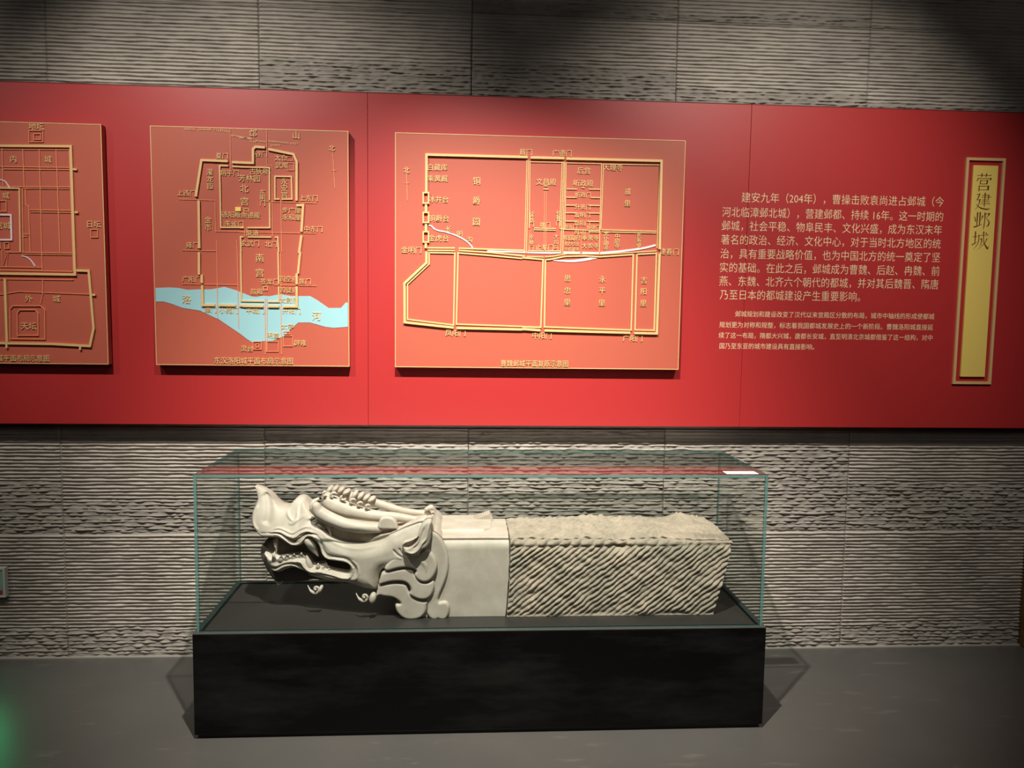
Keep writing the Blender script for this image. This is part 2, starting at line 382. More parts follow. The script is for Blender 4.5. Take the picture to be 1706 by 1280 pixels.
# body text printed on the board
body = [('建安九年（204年），曹操击败袁尚进占邺城（今', 1237, 1574, 333), ('河北临漳邺北城），营建邺都、持续 16年。这一时期的', 1205, 1573, 357.5),
        ('邺城，社会平稳、物阜民丰、文化兴盛，成为东汉末年', 1204, 1571, 380), ('著名的政治、经济、文化中心，对于当时北方地区的统', 1203, 1569, 403),
        ('治，具有重要战略价值，也为中国北方的统一奠定了坚', 1202, 1568, 426), ('实的基础。在此之后，邺城成为曹魏、后赵、冉魏、前', 1201, 1567, 449),
        ('燕、东魏、北齐六个朝代的都城，并对其后魏晋、隋唐', 1200, 1565, 471.5), ('乃至日本的都城建设产生重要影响。', 1200, 1434, 493)]
small = [('邺城规划和建设改变了汉代以来宫殿区分散的布局，城市中轴线的形成使都城', 1226, 1558, 525.5), ('规划更为对称和规整，标志着我国都城发展史上的一个新阶段。曹魏洛阳城直接延', 1200, 1556, 543.5),
         ('续了这一布局，隋都大兴城，唐都长安城，直至明清北京城都借鉴了这一结构，对中', 1199, 1555, 561), ('国乃至东亚的城市建设具有直接影响。', 1199, 1357, 577.5)]
for s, a, b, y in body: text(s, (a+b)/2, y, 16.3, BY-.0008, M['cream'], board, width=b-a, thin=-.005)
for s, a, b, y in small: text(s, (a+b)/2, y, 9.6, BY-.0008, M['cream'], board, width=b-a)

# ------------------------------------------------------------------ title plate
tp = empty('title_plate', (2.5, BY-.002, 1.38), 'tall narrow yellow gold title plate with four dark characters', 'sign')
def rect(pts, Y): return xz(pts, Y)
fr = rect(X('P', (1611.5, 265), (1671, 267), (1647.5, 638.5), (1587, 637)), BY)
xa, xb, za, zb = (fr[0][0]+fr[3][0])/2, (fr[1][0]+fr[2][0])/2, (fr[2][1]+fr[3][1])/2, (fr[0][1]+fr[1][1])/2
MB().ribbon([(xa, za), (xb, za), (xb, zb), (xa, zb)], .013, BY-.010, .0095, True).build('frame', M['gold'], tp)
ia, ib = xa+.030, xb-.030
MB().box(ia, ib, BY-.012, BY-.0005, za+.030, zb-.030, .0015).build('gold_plate', M['plate'], tp)
TITLE_Y = BY-.0128

# ------------------------------------------------------------------ relief maps
SY = -.1145                                      # front face of the map panels
def map_panel(name_label, x0, x1, z0=1.444, z1=2.5206):
    r = empty('relief_map', ((x0+x1)/2, SY+.02, z0), name_label, 'relief map', None)
    MB().box(x0, x1, SY, BY-.0035, z0, z1, .0008).build('map_panel', [M['slab']], r)
    b = .0032
    MB().ribbon([(x0+b/2, z0+b/2), (x1-b/2, z0+b/2), (x1-b/2, z1-b/2), (x0+b/2, z1-b/2)], b, SY-.0015, .0012, True).build('border_line', M['gold'], r)
    MB().box(x0+.0001, x1-.0001, SY+.004, BY-.0032, z0-.0008, z0-.0002).build('lower_edge', M['side'], r)
    return r
LC = [0]
def lines(par, name, crop, polys, wpx, m, rise, closed=False):
    for p in polys:
        q = xz(X(crop, *p), SY); LC[0] += 1; rise_ = rise; rise = rise+(LC[0] % 24)*3e-5
        MB().ribbon(q, wpx*.00283, SY-rise, rise-.0003, closed).build(name, m, par); rise = rise_
def boxes(par, name, crop, rs, wpx, m, rise):
    for x0, y0, x1, y1 in rs:
        lines(par, name, crop, [[(x0, y0), (x1, y0), (x1, y1), (x0, y1)]], wpx, m, rise, True)
def lab(par, crop, s, x, y, h, v=None, wpx=None, m=None):
    (px, py), = X(crop, (x, y))
    text(s, px, py, h*1.12, SY-.0003 if m else SY-.0003, m or M['gold'], par, ext=.0042, vertical=v is not None, vstep=v, width=wpx, thin=0)

m1 = map_panel('relief map of a walled city crossed by a pale blue river', -1.4111, -.5303)
G, LN = M['gold'], M['line']
# river first
riv = X('c', (105, 445), (230, 440), (320, 445), (400, 462), (520, 458), (620, 458), (680, 448), (745, 435), (850, 465), (950, 505), (1002, 525)) + \
      X('d', (150, 528), (210, 517), (270, 522), (370, 502), (480, 520), (650, 520), (720, 560), (820, 630), (935, 630), (980, 580), (1009, 580), (1009, 805), (870, 815), (790, 805), (650, 765), (540, 765), (490, 810), (400, 895), (300, 935), (180, 940), (115, 950), (60, 915), (0, 868)) + \
      X('c', (860, 848), (700, 740), (520, 655), (360, 630), (250, 590), (180, 570), (110, 572))
rz = xz(riv, SY); rz = [(min(max(a, -1.4055), -.536), b) for a, b in rz]
MB().prism(rz, SY-.0016, .0014).build('river', M['river'], m1)
lines(m1, 'city_wall', 'a', [[(508, 745), (562, 392), (818, 402)], [(858, 412), (930, 415)], [(535, 785), (541, 1245)]], 3.6, G, .010)
lines(m1, 'city_wall', 'b', [[(0, 415), (130, 420), (130, 285), (152, 263), (245, 270)], [(277, 286), (520, 335), (552, 405), (550, 785)], [(548, 830), (614, 826), (598, 1085)], [(598, 1120), (575, 1290)]], 3.6, G, .010)
lines(m1, 'city_wall', 'c', [[(515, 115), (515, 322)], [(541, 322), (542, 400)], [(544, 420), (548, 605), (662, 605)], [(697, 605), (855, 608)], [(890, 608), (940, 609)]], 3.4, G, .010)
lines(m1, 'city_wall', 'd', [[(560, 112), (540, 312)], [(528, 312), (528, 412)], [(528, 430), (528, 618), (402, 618)], [(366, 617), (262, 616)], [(220, 615), (30, 612)]], 3.4, G, .010)
lines(m1, 'palace_wall', 'a', [[(820, 447), (737, 445), (748, 1043), (968, 1043)], [(858, 452), (930, 456)]], 2.2, G, .007)
lines(m1, 'palace_wall', 'b', [[(0, 457), (288, 464), (287, 780)], [(289, 802), (291, 1045), (72, 1045)], [(42, 1045), (0, 1045)], [(35, 1134), (8, 1134), (12, 1280)], [(75, 1134), (305, 1137)], [(340, 1137), (368, 1137), (375, 1280)], [(385, 768), (340, 768), (340, 548), (500, 550), (505, 768), (405, 768)]], 2.2, G, .007)
lines(m1, 'palace_wall', 'd', [[(9, 111), (15, 565), (222, 568)], [(262, 572), (362, 572), (360, 430)], [(354, 111), (360, 408)]], 2.2, G, .007)
lines(m1, 'street', 'a', [[(835, 85), (845, 480)], [(340, 768), (690, 780), (695, 1080), (970, 1084)]], .9, LN, .003)
lines(m1, 'street', 'b', [[(260, 100), (263, 440), (310, 442), (316, 1130)], [(0, 1087), (740, 1100)], [(245, 790), (740, 808)], [(395, 770), (405, 1280)], [(45, 1045), (45, 1135)], [(62, 1045), (62, 1135)]], .9, LN, .003)
lines(m1, 'street', 'c', [[(355, 95), (665, 102)], [(675, 0), (685, 728)], [(862, 0), (880, 820)], [(355, 408), (870, 417)]], .9, LN, .003)
lines(m1, 'street', 'd', [[(378, 111), (385, 1060)], [(320, 418), (710, 426)], [(235, 540), (235, 1060)], [(252, 540), (252, 1030)]], .9, LN, .003)
boxes(m1, 'compound_outline', 'd', [(122, 942, 198, 1014), (150, 962, 174, 994), (245, 942, 356, 1034), (403, 890, 488, 984), (405, 850, 460, 872)], .9, LN, .004)
boxes(m1, 'compound_outline', 'b', [(460, 418, 524, 488), (456, 358, 512, 396)], .9, LN, .004)
q = xz(X('a', (888, 846), (942, 846), (942, 886), (888, 886)), SY); MB().prism(q, SY-.008, .0078).build('hall_marker', M['plate'], m1)
boxes(m1, 'hall_marker', 'b', [(40, 862, 86, 885)], .9, G, .004)
boxes(m1, 'hall_marker', 'd', [(218, 432, 255, 466)], .9, G, .004)
lines(m1, 'north_arrow', 'b', [[(899, 320), (920, 665)], [(888, 490), (930, 490)]], .9, LN, .003)
hb = MB()
for cr_, a, b in (('a', (395, 90), (490, 95)), ('a', (535, 95), (645, 94)), ('a', (685, 97), (740, 108)), ('a', (745, 98), (825, 118)), ('a', (850, 150), (1045, 186)), ('b', (0, 172), (95, 182)), ('b', (100, 206), (150, 214)), ('b', (160, 204), (245, 214)), ('b', (285, 206), (465, 226)), ('b', (305, 248), (385, 246)), ('b', (490, 228), (555, 230))):
    n = max(3, int(abs(b[0]-a[0])/12))
    for i in range(n):
        t = i/(n-1); x = a[0]+(b[0]-a[0])*t; y = a[1]+(b[1]-a[1])*t
        hb.ribbon(xz(X(cr_, (x+3, y-8), (x-2, y+7)), SY), .0026, SY-.003, .0028)
tag(hb.build('mountain_hatching', G, m1), kind='stuff')
for a in ((128, 130, '邙'), (545, 150, '山')): lab(m1, 'b', a[2], a[0], a[1], 11)
for s, x, y in (('夏门', 757, 350), ('朔平门', 830, 517), ('上西门', 412, 710), ('德阳殿', 845, 920), ('朱雀门', 875, 1007), ('雍门', 470, 1215)): lab(m1, 'a', s, x, y, 8.6)
for s, x, y in (('谷门', 205, 330), ('太仓', 395, 368), ('武库', 405, 442), ('古狄泉', 185, 500), ('上东门', 665, 760), ('步广里', 500, 878), ('永和里', 500, 945), ('崇德殿', 105, 925), ('中东门', 712, 1058), ('复道', 122, 1095), ('玄武门', 98, 1198), ('北门', 300, 1205), ('北', 890, 275)): lab(m1, 'b', s, x, y, 8.6)
lab(m1, 'b', '芳林园', 92, 568, 10); lab(m1, 'b', '北', 43, 665, 12); lab(m1, 'b', '宫', 45, 792, 12)
lab(m1, 'a', '濯龙园', 640, 575, 9, 11.6); lab(m1, 'a', '金市', 622, 1007, 9.5, 12); lab(m1, 'b', '永安宫', 430, 663, 9.5, 10.8); lab(m1, 'b', '东明门', 220, 757, 8.2, 9)
lab(m1, 'd', '南', 183, 168, 12); lab(m1, 'd', '宫', 183, 305, 12)
for s, x, y in (('苍龙门', 272, 387), ('司空府', 452, 362), ('旄门', 602, 385), ('司徒府', 455, 465), ('前殿', 155, 480), ('太尉府', 455, 560), ('平城门', 142, 658), ('开阳门', 478, 660), ('太学', 440, 803), ('明堂', 308, 885), ('灵台', 65, 1008), ('辟雍', 557, 955)): lab(m1, 'd', s, x, y, 8.4)
lab(m1, 'd', '河', 710, 708, 12.5); lab(m1, 'c', '洛', 395, 552, 12.5)
for s, x, y in (('广阳门', 443, 365), ('津门', 617, 650), ('小苑门', 788, 655)): lab(m1, 'c', s, x, y, 8.6)
(px, py), = X('d', (155, 1117)); text('东汉洛阳城平面布局示意图', 423, 601.5, 10.5, SY-.0003, M['gold'], m1, ext=.0042, width=131, thin=0)

m2 = map_panel('widest relief map of a rectangular walled city with thin white moats, nearest the text', -.3188, 1.0328)
rz = xz(crom(X('h', (265, 180), (345, 192), (470, 196), (600, 178), (690, 153), (600, 157), (450, 178), (340, 178)), 3), SY); MB().prism(rz, SY-.0028, .0026).build('moat', M['moat'], m2)
lines(m2, 'moat', 'e', [crom([(385, 975), (420, 985), (450, 1015), (500, 1035), (560, 1045), (640, 1070), (730, 1110), (800, 1160), (838, 1207)], 2, False)], 2.0, M['moat'], .0035)
lines(m2, 'moat', 'g', [[(900, 102), (1245, 112), (1224, 112)]], 3.0, M['moat'], .0035)
lines(m2, 'moat', 'f', [crom([(0, 1135), (30, 1136)], 1, False), crom([(50, 1138), (200, 1142), (275, 1143), (370, 1139)], 1, False), [(400, 1140), (560, 1141)], [(580, 1142), (740, 1146)], crom([(755, 1144), (950, 1128), (1150, 1102), (1230, 1085), (1293, 1068)], 2, False)], 3.0, M['moat'], .0035)
lines(m2, 'city_wall', 'e', [[(368, 645), (370, 264), (1395, 290)], [(365, 770), (365, 842)], [(365, 968), (365, 1038)], [(364, 1163), (362, 1212)]], 3.8, G, .012)
lines(m2, 'city_wall', 'f', [[(78, 222), (405, 229)], [(425, 233), (1345, 255), (1328, 1110)]], 3.8, G, .012)
boxes(m2, 'terrace_tower', 'e', [(337, 650, 391, 756), (337, 850, 391, 952), (337, 1046, 391, 1150)], 2.2, G, .012)
lines(m2, 'city_wall', 'g', [[(337, 110), (337, 212), (134, 402), (136, 762), (590, 812)], [(616, 815), (1224, 829)]], 3.8, G, .012)
lines(m2, 'city_wall', 'h', [[(0, 790), (160, 802)], [(196, 803), (956, 824)], [(990, 826), (1192, 830), (1216, 125)]], 3.8, G, .012)
lines(m2, 'inner_wall', 'g', [[(345, 73), (600, 75)], [(350, 96), (600, 98)], [(362, 110), (362, 222), (162, 410), (162, 735), (588, 788), (600, 122), (364, 118)], [(636, 77), (1240, 97)], [(636, 97), (950, 118), (1250, 150)]], 2.2, G, .006)
lines(m2, 'inner_wall', 'g', [[(1224, 801), (614, 780), (630, 120), (900, 142), (1224, 172)]], 2.2, G, .006)
lines(m2, 'inner_wall', 'h', [[(0, 770), (164, 776), (184, 174), (0, 158)], [(205, 176), (250, 172), (380, 146), (560, 142), (690, 150), (984, 130), (966, 800), (196, 772), (205, 176)], [(1018, 128), (1190, 118), (1170, 802), (1000, 798), (1018, 128)]], 2.4, G, .006)
lines(m2, 'inner_wall', 'h', [[(50, 98), (190, 98)], [(200, 98), (340, 98)], [(40, 148), (190, 152)], [(200, 152), (270, 146), (400, 122), (560, 124), (700, 126), (1190, 98)]], 1.6, G, .006)
lines(m2, 'street', 'f', [[(45, 245), (22, 1150)], [(60, 245), (40, 1150)], [(75, 255), (68, 905)], [(400, 262), (372, 1150)], [(385, 262), (362, 900)], [(412, 262), (392, 1150)], [(425, 268), (412, 905)], [(768, 275), (745, 1145)], [(786, 278), (762, 920)],
      [(78, 262), (400, 268)], [(427, 272), (765, 280)], [(788, 284), (1332, 292), (1305, 1100)]], 1.3, G, .005)
lines(m2, 'street', 'f', [[(112, 903), (325, 908)], [(112, 920), (325, 926)], [(362, 910), (412, 910)], [(402, 915), (745, 928)], [(640, 940), (745, 943)], [(768, 920), (1300, 935)], [(768, 940), (1300, 952)], [(430, 525), (530, 527)], [(645, 527), (755, 529)], [(427, 606), (530, 607)], [(665, 608), (752, 610)], [(425, 682), (525, 683)], [(642, 684), (750, 686)], [(422, 756), (525, 757)], [(640, 758), (748, 760)], [(418, 836), (530, 838)], [(632, 838), (745, 841)]], 1.5, G, .005)
lines(m2, 'street', 'f', [[(215, 545), (210, 1120)], [(233, 545), (228, 1120)], [(575, 945), (570, 1140)], [(75, 925), (60, 1130)]], .9, LN, .004)
lines(m2, 'street', 'f', [[(205, 525), (255, 527)], [(210, 495), (245, 495)], [(575, 512), (605, 512)]], 1.6, G, .005)
lines(m2, 'north_arrow', 'e', [[(168, 455), (176, 730)], [(148, 550), (192, 552)]], .9, LN, .003)
for s, x, y, h in (('北', 168, 420, 9), ('厩门', 1378, 238, 9), ('白藏库', 482, 392, 9.4), ('乘黄厩', 482, 505, 9.4), ('冰井台', 492, 717, 9.4), ('铜爵台', 495, 910, 9.4), ('金虎台', 492, 1110, 9.4), ('金明门', 215, 1230, 9.4), ('铜', 878, 530, 11), ('爵', 878, 730, 11), ('园', 876, 943, 11), ('长', 596, 1020, 8.5), ('明', 706, 1065, 8.5), ('沟', 806, 1125, 8.5)): lab(m2, 'e', s, x, y, h)
for s, x, y, h in (('广德门', 385, 178, 9.2), ('文昌殿', 232, 457, 9.4), ('后宫', 595, 348, 9.4), ('听政殿', 593, 470, 9.4), ('听政门', 588, 582, 7.4), ('升贤门', 585, 700, 7.4), ('宣明门', 582, 777, 7.4), ('显阳门', 578, 857, 7.4), ('司马门', 578, 945, 7.2), ('崇礼门', 468, 893, 6), ('顺德门', 688, 897, 6), ('端门', 220, 872, 7.6), ('止车门', 215, 1090, 8.4), ('大理寺', 878, 317, 9.4), ('戚', 1022, 550, 9), ('里', 1018, 665, 9), ('相国府', 480, 998, 7.8), ('奉常寺', 658, 1000, 7.8), ('大农寺', 658, 1077, 7.8), ('建春门', 1422, 1133, 9.2)): lab(m2, 'f', s, x, y, h)
lab(m2, 'f', '御史大夫府', 480, 1057, 6.2, wpx=24); lab(m2, 'f', '少府卿寺', 478, 1113, 6.4, wpx=24)
for s, x, y, v, h in (('延秋门', 92, 820, 8.2, 7.6), ('长春门', 350, 808, 8.2, 7.6), ('永巷门', 90, 1040, 9, 7), ('大司马', 328, 1040, 9, 7), ('太仆卿寺', 812, 1030, 8.2, 7.4), ('中尉寺', 920, 1030, 8.2, 7.4), ('长寿里', 1130, 1025, 8.6, 7.4)): lab(m2, 'f', s, x, y, h, v)
for s, x, y in (('思', 402, 342), ('忠', 400, 450), ('里', 398, 555), ('永', 712, 350), ('平', 710, 450), ('里', 706, 560), ('吉', 1080, 360), ('阳', 1077, 458), ('里', 1074, 563)): lab(m2, 'h', s, x, y, 9.4)
lab(m2, 'h', '中阳门', 175, 850, 9.2); lab(m2, 'h', '广阳门', 980, 875, 9.2); lab(m2, 'g', '凤阳门', 605, 863, 9.4)
text('曹魏邺城平面复原示意图', 890.5, 606, 10.5, SY-.0003, M['gold'], m2, ext=.0042, width=112, thin=0)

m0 = map_panel('relief map with a dense street grid, cut off by the left edge of the view', -2.74, -1.6235)
lines(m0, 'city_wall', 'z', [[(-330, 150), (340, 155), (360, 762), (-330, 752)], [(366, 742), (425, 744), (448, 1015), (430, 1100), (250, 1090), (0, 1086), (-300, 1082)], [(28, 780), (38, 1080)]], 3.6, G, .010)
lines(m0, 'street', 'z', [[(0, 168), (330, 170), (350, 745)], [(0, 250), (345, 255)], [(18, 262), (345, 265)], [(0, 345), (345, 347)], [(120, 353), (345, 356)], [(138, 455), (350, 458)], [(145, 465), (350, 468)], [(30, 655), (350, 660)], [(100, 665), (350, 668)], [(0, 725), (200, 728)], [(0, 740), (345, 747)], [(110, 352), (140, 355)], [(108, 570), (138, 571)], [(108, 580), (132, 581)],
      [(12, 162), (16, 340)], [(110, 168), (117, 345)], [(188, 168), (202, 745)], [(268, 168), (286, 655)], [(122, 355), (126, 430), (138, 440), (145, 655)], [(108, 355), (112, 655)], [(10, 640), (14, 725), (40, 655), (32, 725)]], 1.1, LN, .004)
lines(m0, 'palace_wall', 'z', [[(0, 352), (95, 354), (100, 655)]], 2.0, G, .007)
lines(m0, 'street', 'z', [[(0, 783), (350, 787)], [(-20, 860), (90, 842), (440, 856)], [(205, 783), (205, 850), (194, 900)]], 1.0, LN, .004)
lines(m0, 'temple_outline', 'z', [[(50, 1066), (50, 925), (64, 910), (196, 910), (215, 930), (216, 1068)], [(85, 1050), (85, 942), (97, 929), (170, 929), (183, 945), (184, 1050)]], 1.2, LN, .006, True)
boxes(m0, 'altar_outline', 'z', [(433, 548, 465, 585), (140, 80, 206, 133), (163, 95, 195, 122), (0, 412, 32, 462), (25, 610, 45, 638), (-30, 610, 5, 638)], 1.0, LN, .005)
lines(m0, 'moat', 'z', [[(-80, 478), (55, 479), (58, 597), (-80, 597)]], 2.4, M['moat'], .006)
lines(m0, 'moat', 'z', [crom([(-20, 310), (20, 316), (38, 335), (48, 352)], 3, False), crom([(105, 672), (130, 680), (152, 698), (168, 722)], 3, False)], 1.4, M['moat'], .004)
lines(m0, 'city_gate', 'z', [[(350, 263), (368, 265)], [(358, 466), (374, 468)], [(440, 857), (456, 859)], [(384, 1100), (384, 1118)], [(36, 1090), (36, 1110)]], 3.0, G, .010)
for s, x, y, h in (('地坛', 174, 60, 10.5), ('内', 65, 215, 10), ('城', 230, 216, 10), ('皇', -60, 388, 9), ('城', 30, 388, 9.5), ('宫城', 18, 530, 11), ('外', 138, 876, 10), ('城', 270, 877, 10), ('天坛', 137, 1006, 10.5), ('日坛', 447, 523, 10)): lab(m0, 'z', s, x, y, h)
text('明清北京城平面布局示意图', 17, 597, 10.5, SY-.0003, M['gold'], m0, ext=.0042, width=132, thin=0)

tag(MB().box(-4.2, WX1, -.006, .0, .0003, .007).build('baseboard_back', mat('pale_floor_bead', (.42, .40, .36), .6)), kind='structure')
CROP['U'] = (1610, 280, 18.29); CROP['V'] = (1605, 345, 16.0)
STROKES = [('U', [[(330, 228, 14), (700, 228, 14), (745, 222, 26), (772, 222, 4)], [(478, 165, 30), (476, 200, 40), (465, 285, 16)], [(618, 168, 32), (616, 200, 40), (600, 280, 16)], [(372, 298, 26), (350, 345, 24), (322, 392, 28)], [(365, 318, 13), (720, 322, 15)], [(725, 300, 20), (750, 335, 44), (705, 372, 6)],
   [(435, 362, 30), (425, 495, 28)], [(645, 362, 30), (640, 395, 44), (622, 490, 38)], [(430, 382, 13), (640, 382, 13)], [(430, 485, 12), (625, 485, 12)], [(392, 532, 28), (380, 700, 30)], [(685, 535, 30), (672, 560, 48), (655, 668, 56)], [(390, 552, 15), (680, 550, 15)], [(400, 662, 9), (650, 662, 9)]]),
 ('U', [[(310, 805, 12), (400, 803, 16)], [(388, 782, 30), (402, 812, 38), (320, 982, 24)], [(320, 970, 11), (405, 968, 13)], [(412, 942, 28), (412, 975, 38), (376, 1110, 22), (330, 1190, 14), (258, 1275, 5)], [(305, 1088, 7), (345, 1150, 18), (430, 1215, 32), (560, 1250, 38), (640, 1255, 34), (725, 1233, 5)], [(578, 752, 26), (576, 785, 42), (565, 900, 32), (543, 1185, 22)],
   [(480, 825, 11), (690, 828, 12)], [(682, 805, 30), (680, 835, 34), (668, 972, 22)], [(460, 890, 11), (700, 890, 12), (738, 884, 26), (755, 886, 5)], [(470, 968, 10), (680, 968, 10)], [(450, 1025, 11), (660, 1022, 12), (685, 1015, 22), (700, 1018, 4)], [(430, 1092, 11), (680, 1088, 12), (705, 1082, 24), (722, 1084, 4)]]),
 ('V', [[(380, 145, 24), (380, 180, 38), (358, 490, 22)], [(450, 140, 24), (450, 175, 38), (428, 470, 24)], [(293, 240, 5), (318, 320, 26), (326, 388, 24)], [(520, 222, 20), (512, 250, 34), (488, 310, 16), (448, 362, 4)], [(268, 538, 22), (330, 520, 30), (400, 495, 20), (502, 450, 4)],
   [(578, 148, 24), (578, 185, 36), (570, 330, 24), (547, 520, 24), (526, 606, 5)], [(580, 183, 10), (690, 183, 12)], [(678, 158, 26), (690, 190, 36), (655, 235, 16), (613, 302, 9), (650, 345, 14), (682, 400, 26), (678, 450, 34), (650, 500, 28), (612, 515, 8)]]),
 ('V', [[(325, 652, 22), (325, 685, 34), (305, 982, 20)], [(245, 790, 10), (345, 787, 12), (368, 782, 20)], [(222, 1010, 20), (260, 990, 24), (310, 960, 14), (372, 925, 4)], [(410, 738, 26), (412, 850, 22), (380, 980, 18), (268, 1132, 4)], [(410, 755, 10), (620, 750, 11), (650, 742, 24), (665, 745, 4)], [(430, 855, 8), (490, 855, 10)], [(488, 832, 30), (484, 870, 30), (480, 950, 18), (438, 1025, 14)],
   [(545, 648, 22), (543, 685, 34), (536, 780, 20), (550, 950, 22), (590, 1030, 34), (642, 1110, 38), (668, 1035, 4)], [(628, 835, 30), (605, 890, 22), (560, 970, 14), (378, 1132, 4)], [(592, 684, 10), (612, 708, 36), (622, 720, 12)]])]
for crp, strokes in STROKES:
    tbm = MB(); kk = 0
    for st_ in strokes:
        c = np.array(crom([(p[0], p[1]) for p in st_], 4, False)); wv = crom([(p[2], p[2]) for p in st_], 4, False)[:, 0]
        d = np.gradient(c, axis=0); d /= np.linalg.norm(d, axis=1)[:, None]; nn = np.stack([-d[:, 1], d[:, 0]], 1)
        A_ = xz(X(crp, *[tuple(q) for q in c+nn*wv[:, None]/2]), TITLE_Y); B_ = xz(X(crp, *[tuple(q) for q in c-nn*wv[:, None]/2]), TITLE_Y)
        n0 = len(tbm.V); kk += 1; yy = TITLE_Y-.00004*kk
        for p, q in zip(A_, B_): tbm.V += [(p[0], yy, p[1]), (q[0], yy, q[1])]
        for i in range(len(A_)-1): tbm.F.append((n0+2*i, n0+2*i+1, n0+2*i+3, n0+2*i+2))
    link('lettering', mesh('lettering', tbm.V, tbm.F), M['ink'], tp)
build_texts()

# ------------------------------------------------------------------ emergency sign at the left
es = empty('wall_sign', (-2.39, 0, .32), 'small green lit guide sign in a grey frame low on the ribbed wall', 'sign')
sx0, sx1, sz0, sz1 = -2.60, -2.176, .316, .459
MB().ribbon([(sx0+.004, sz0+.004), (sx1-.004, sz0+.004), (sx1-.004, sz1-.004), (sx0+.004, sz1-.004)], .008, -.026, .030, True).build('frame', M['signframe'], es)
MB().box(sx0+.008, sx1-.008, -.022, .004, sz0+.008, sz1-.008).build('face', M['signface'], es)
MB().box(sx0+.03, sx1-.036, -.024, -.0222, sz0+.050, sz1-.026, .0).build('lit_panel', M['signlit'], es)
MB().box(sx0+.03, sx1-.016, -.024, -.0222, sz0+.014, sz0+.034).build('red_strip', M['signred'], es)

# ------------------------------------------------------------------ pedestal and glass case
PX0, PX1, PYF, PYB, PZ = -1.0504, 1.2496, -.7711, -.1605, .4324
pd = empty('pedestal', ((PX0+PX1)/2, (PYF+PYB)/2, 0), 'long low glossy black pedestal under the glass case', 'pedestal')
MB().box(PX0, PX1, PYF, PYB, .018, PZ-.004, .0025).build('body', M['black'], pd)
MB().box(PX0+.012, PX1-.012, PYF+.012, PYB-.012, 0, .0178).build('plinth', M['dark'], pd)
MB().ribbon([(0, 0)]*0 or [(PX0+.0125, PYF+.0125), (PX1-.0125, PYF+.0125), (PX1-.0125, PYB-.0125), (PX0+.0125, PYB-.0125)], .024, 0, .004, True)
rm = MB(); w_ = .013
rm.box(PX0, PX1, PYF, PYF+w_, PZ-.0038, PZ, .0008); rm.box(PX0, PX1, PYB-w_, PYB, PZ-.0038, PZ, .0008)
rm.box(PX0, PX0+w_, PYF+w_+.0002, PYB-w_-.0002, PZ-.0038, PZ, .0008); rm.box(PX1-w_, PX1, PYF+w_+.0002, PYB-w_-.0002, PZ-.0038, PZ, .0008)
rm.build('rim', M['rim'], pd)
gi, gt = .0125, .011
GX0, GX1, GYF, GYB, GZ = PX0+gi, PX1-gi, PYF+gi, PYB-gi, 1.0628
MB().box(GX0+gt+.012, GX1-gt-.012, GYF+gt+.012, GYB-gt-.012, PZ-.0037, PZ-.0002, .0008).build('deck', M['deck'], pd)
gc = empty('glass_case', ((GX0+GX1)/2, (GYF+GYB)/2, PZ), 'clear glass cover with green edges enclosing the carved stone', 'glass case')
def pane(name, x0, x1, y0, y1, z0, z1, axis):
    me = mesh(name, *(lambda b: (b.V, b.F))(MB().box(x0, x1, y0, y1, z0, z1)))
    import bmesh
    bm = bmesh.new(); bm.from_mesh(me); bmesh.ops.recalc_face_normals(bm, faces=bm.faces)
    for f in bm.faces: f.material_index = 0 if abs(f.normal[axis]) > .5 else (1 if f.normal.y < -.5 else 2)
    bm.to_mesh(me); bm.free(); return link(name, me, [M['glass'], M['edge'], M['edge2']], gc)
e = .0004; zg = PZ-.0035
pane('glass_pane', GX0+gt+e, GX1-gt-e, GYF, GYF+gt, PZ+e, GZ-gt-e, 1)
pane('glass_pane', GX0+gt+e, GX1-gt-e, GYB-gt, GYB, PZ+e, GZ-gt-e, 1)
pane('glass_pane', GX0, GX0+gt, GYF, GYB, PZ+e, GZ-gt-e, 0)
pane('glass_pane', GX1-gt, GX1, GYF, GYB, PZ+e, GZ-gt-e, 0)
pane('glass_top', GX0, GX1, GYF, GYB, GZ-gt, GZ, 2)
a = at(1207, 787, GYF); 
MB().box(1.072, 1.205, GYF+.02, GYF+.075, GZ+.0001, GZ+.0006).build('sticker', M['sticker'], gc)

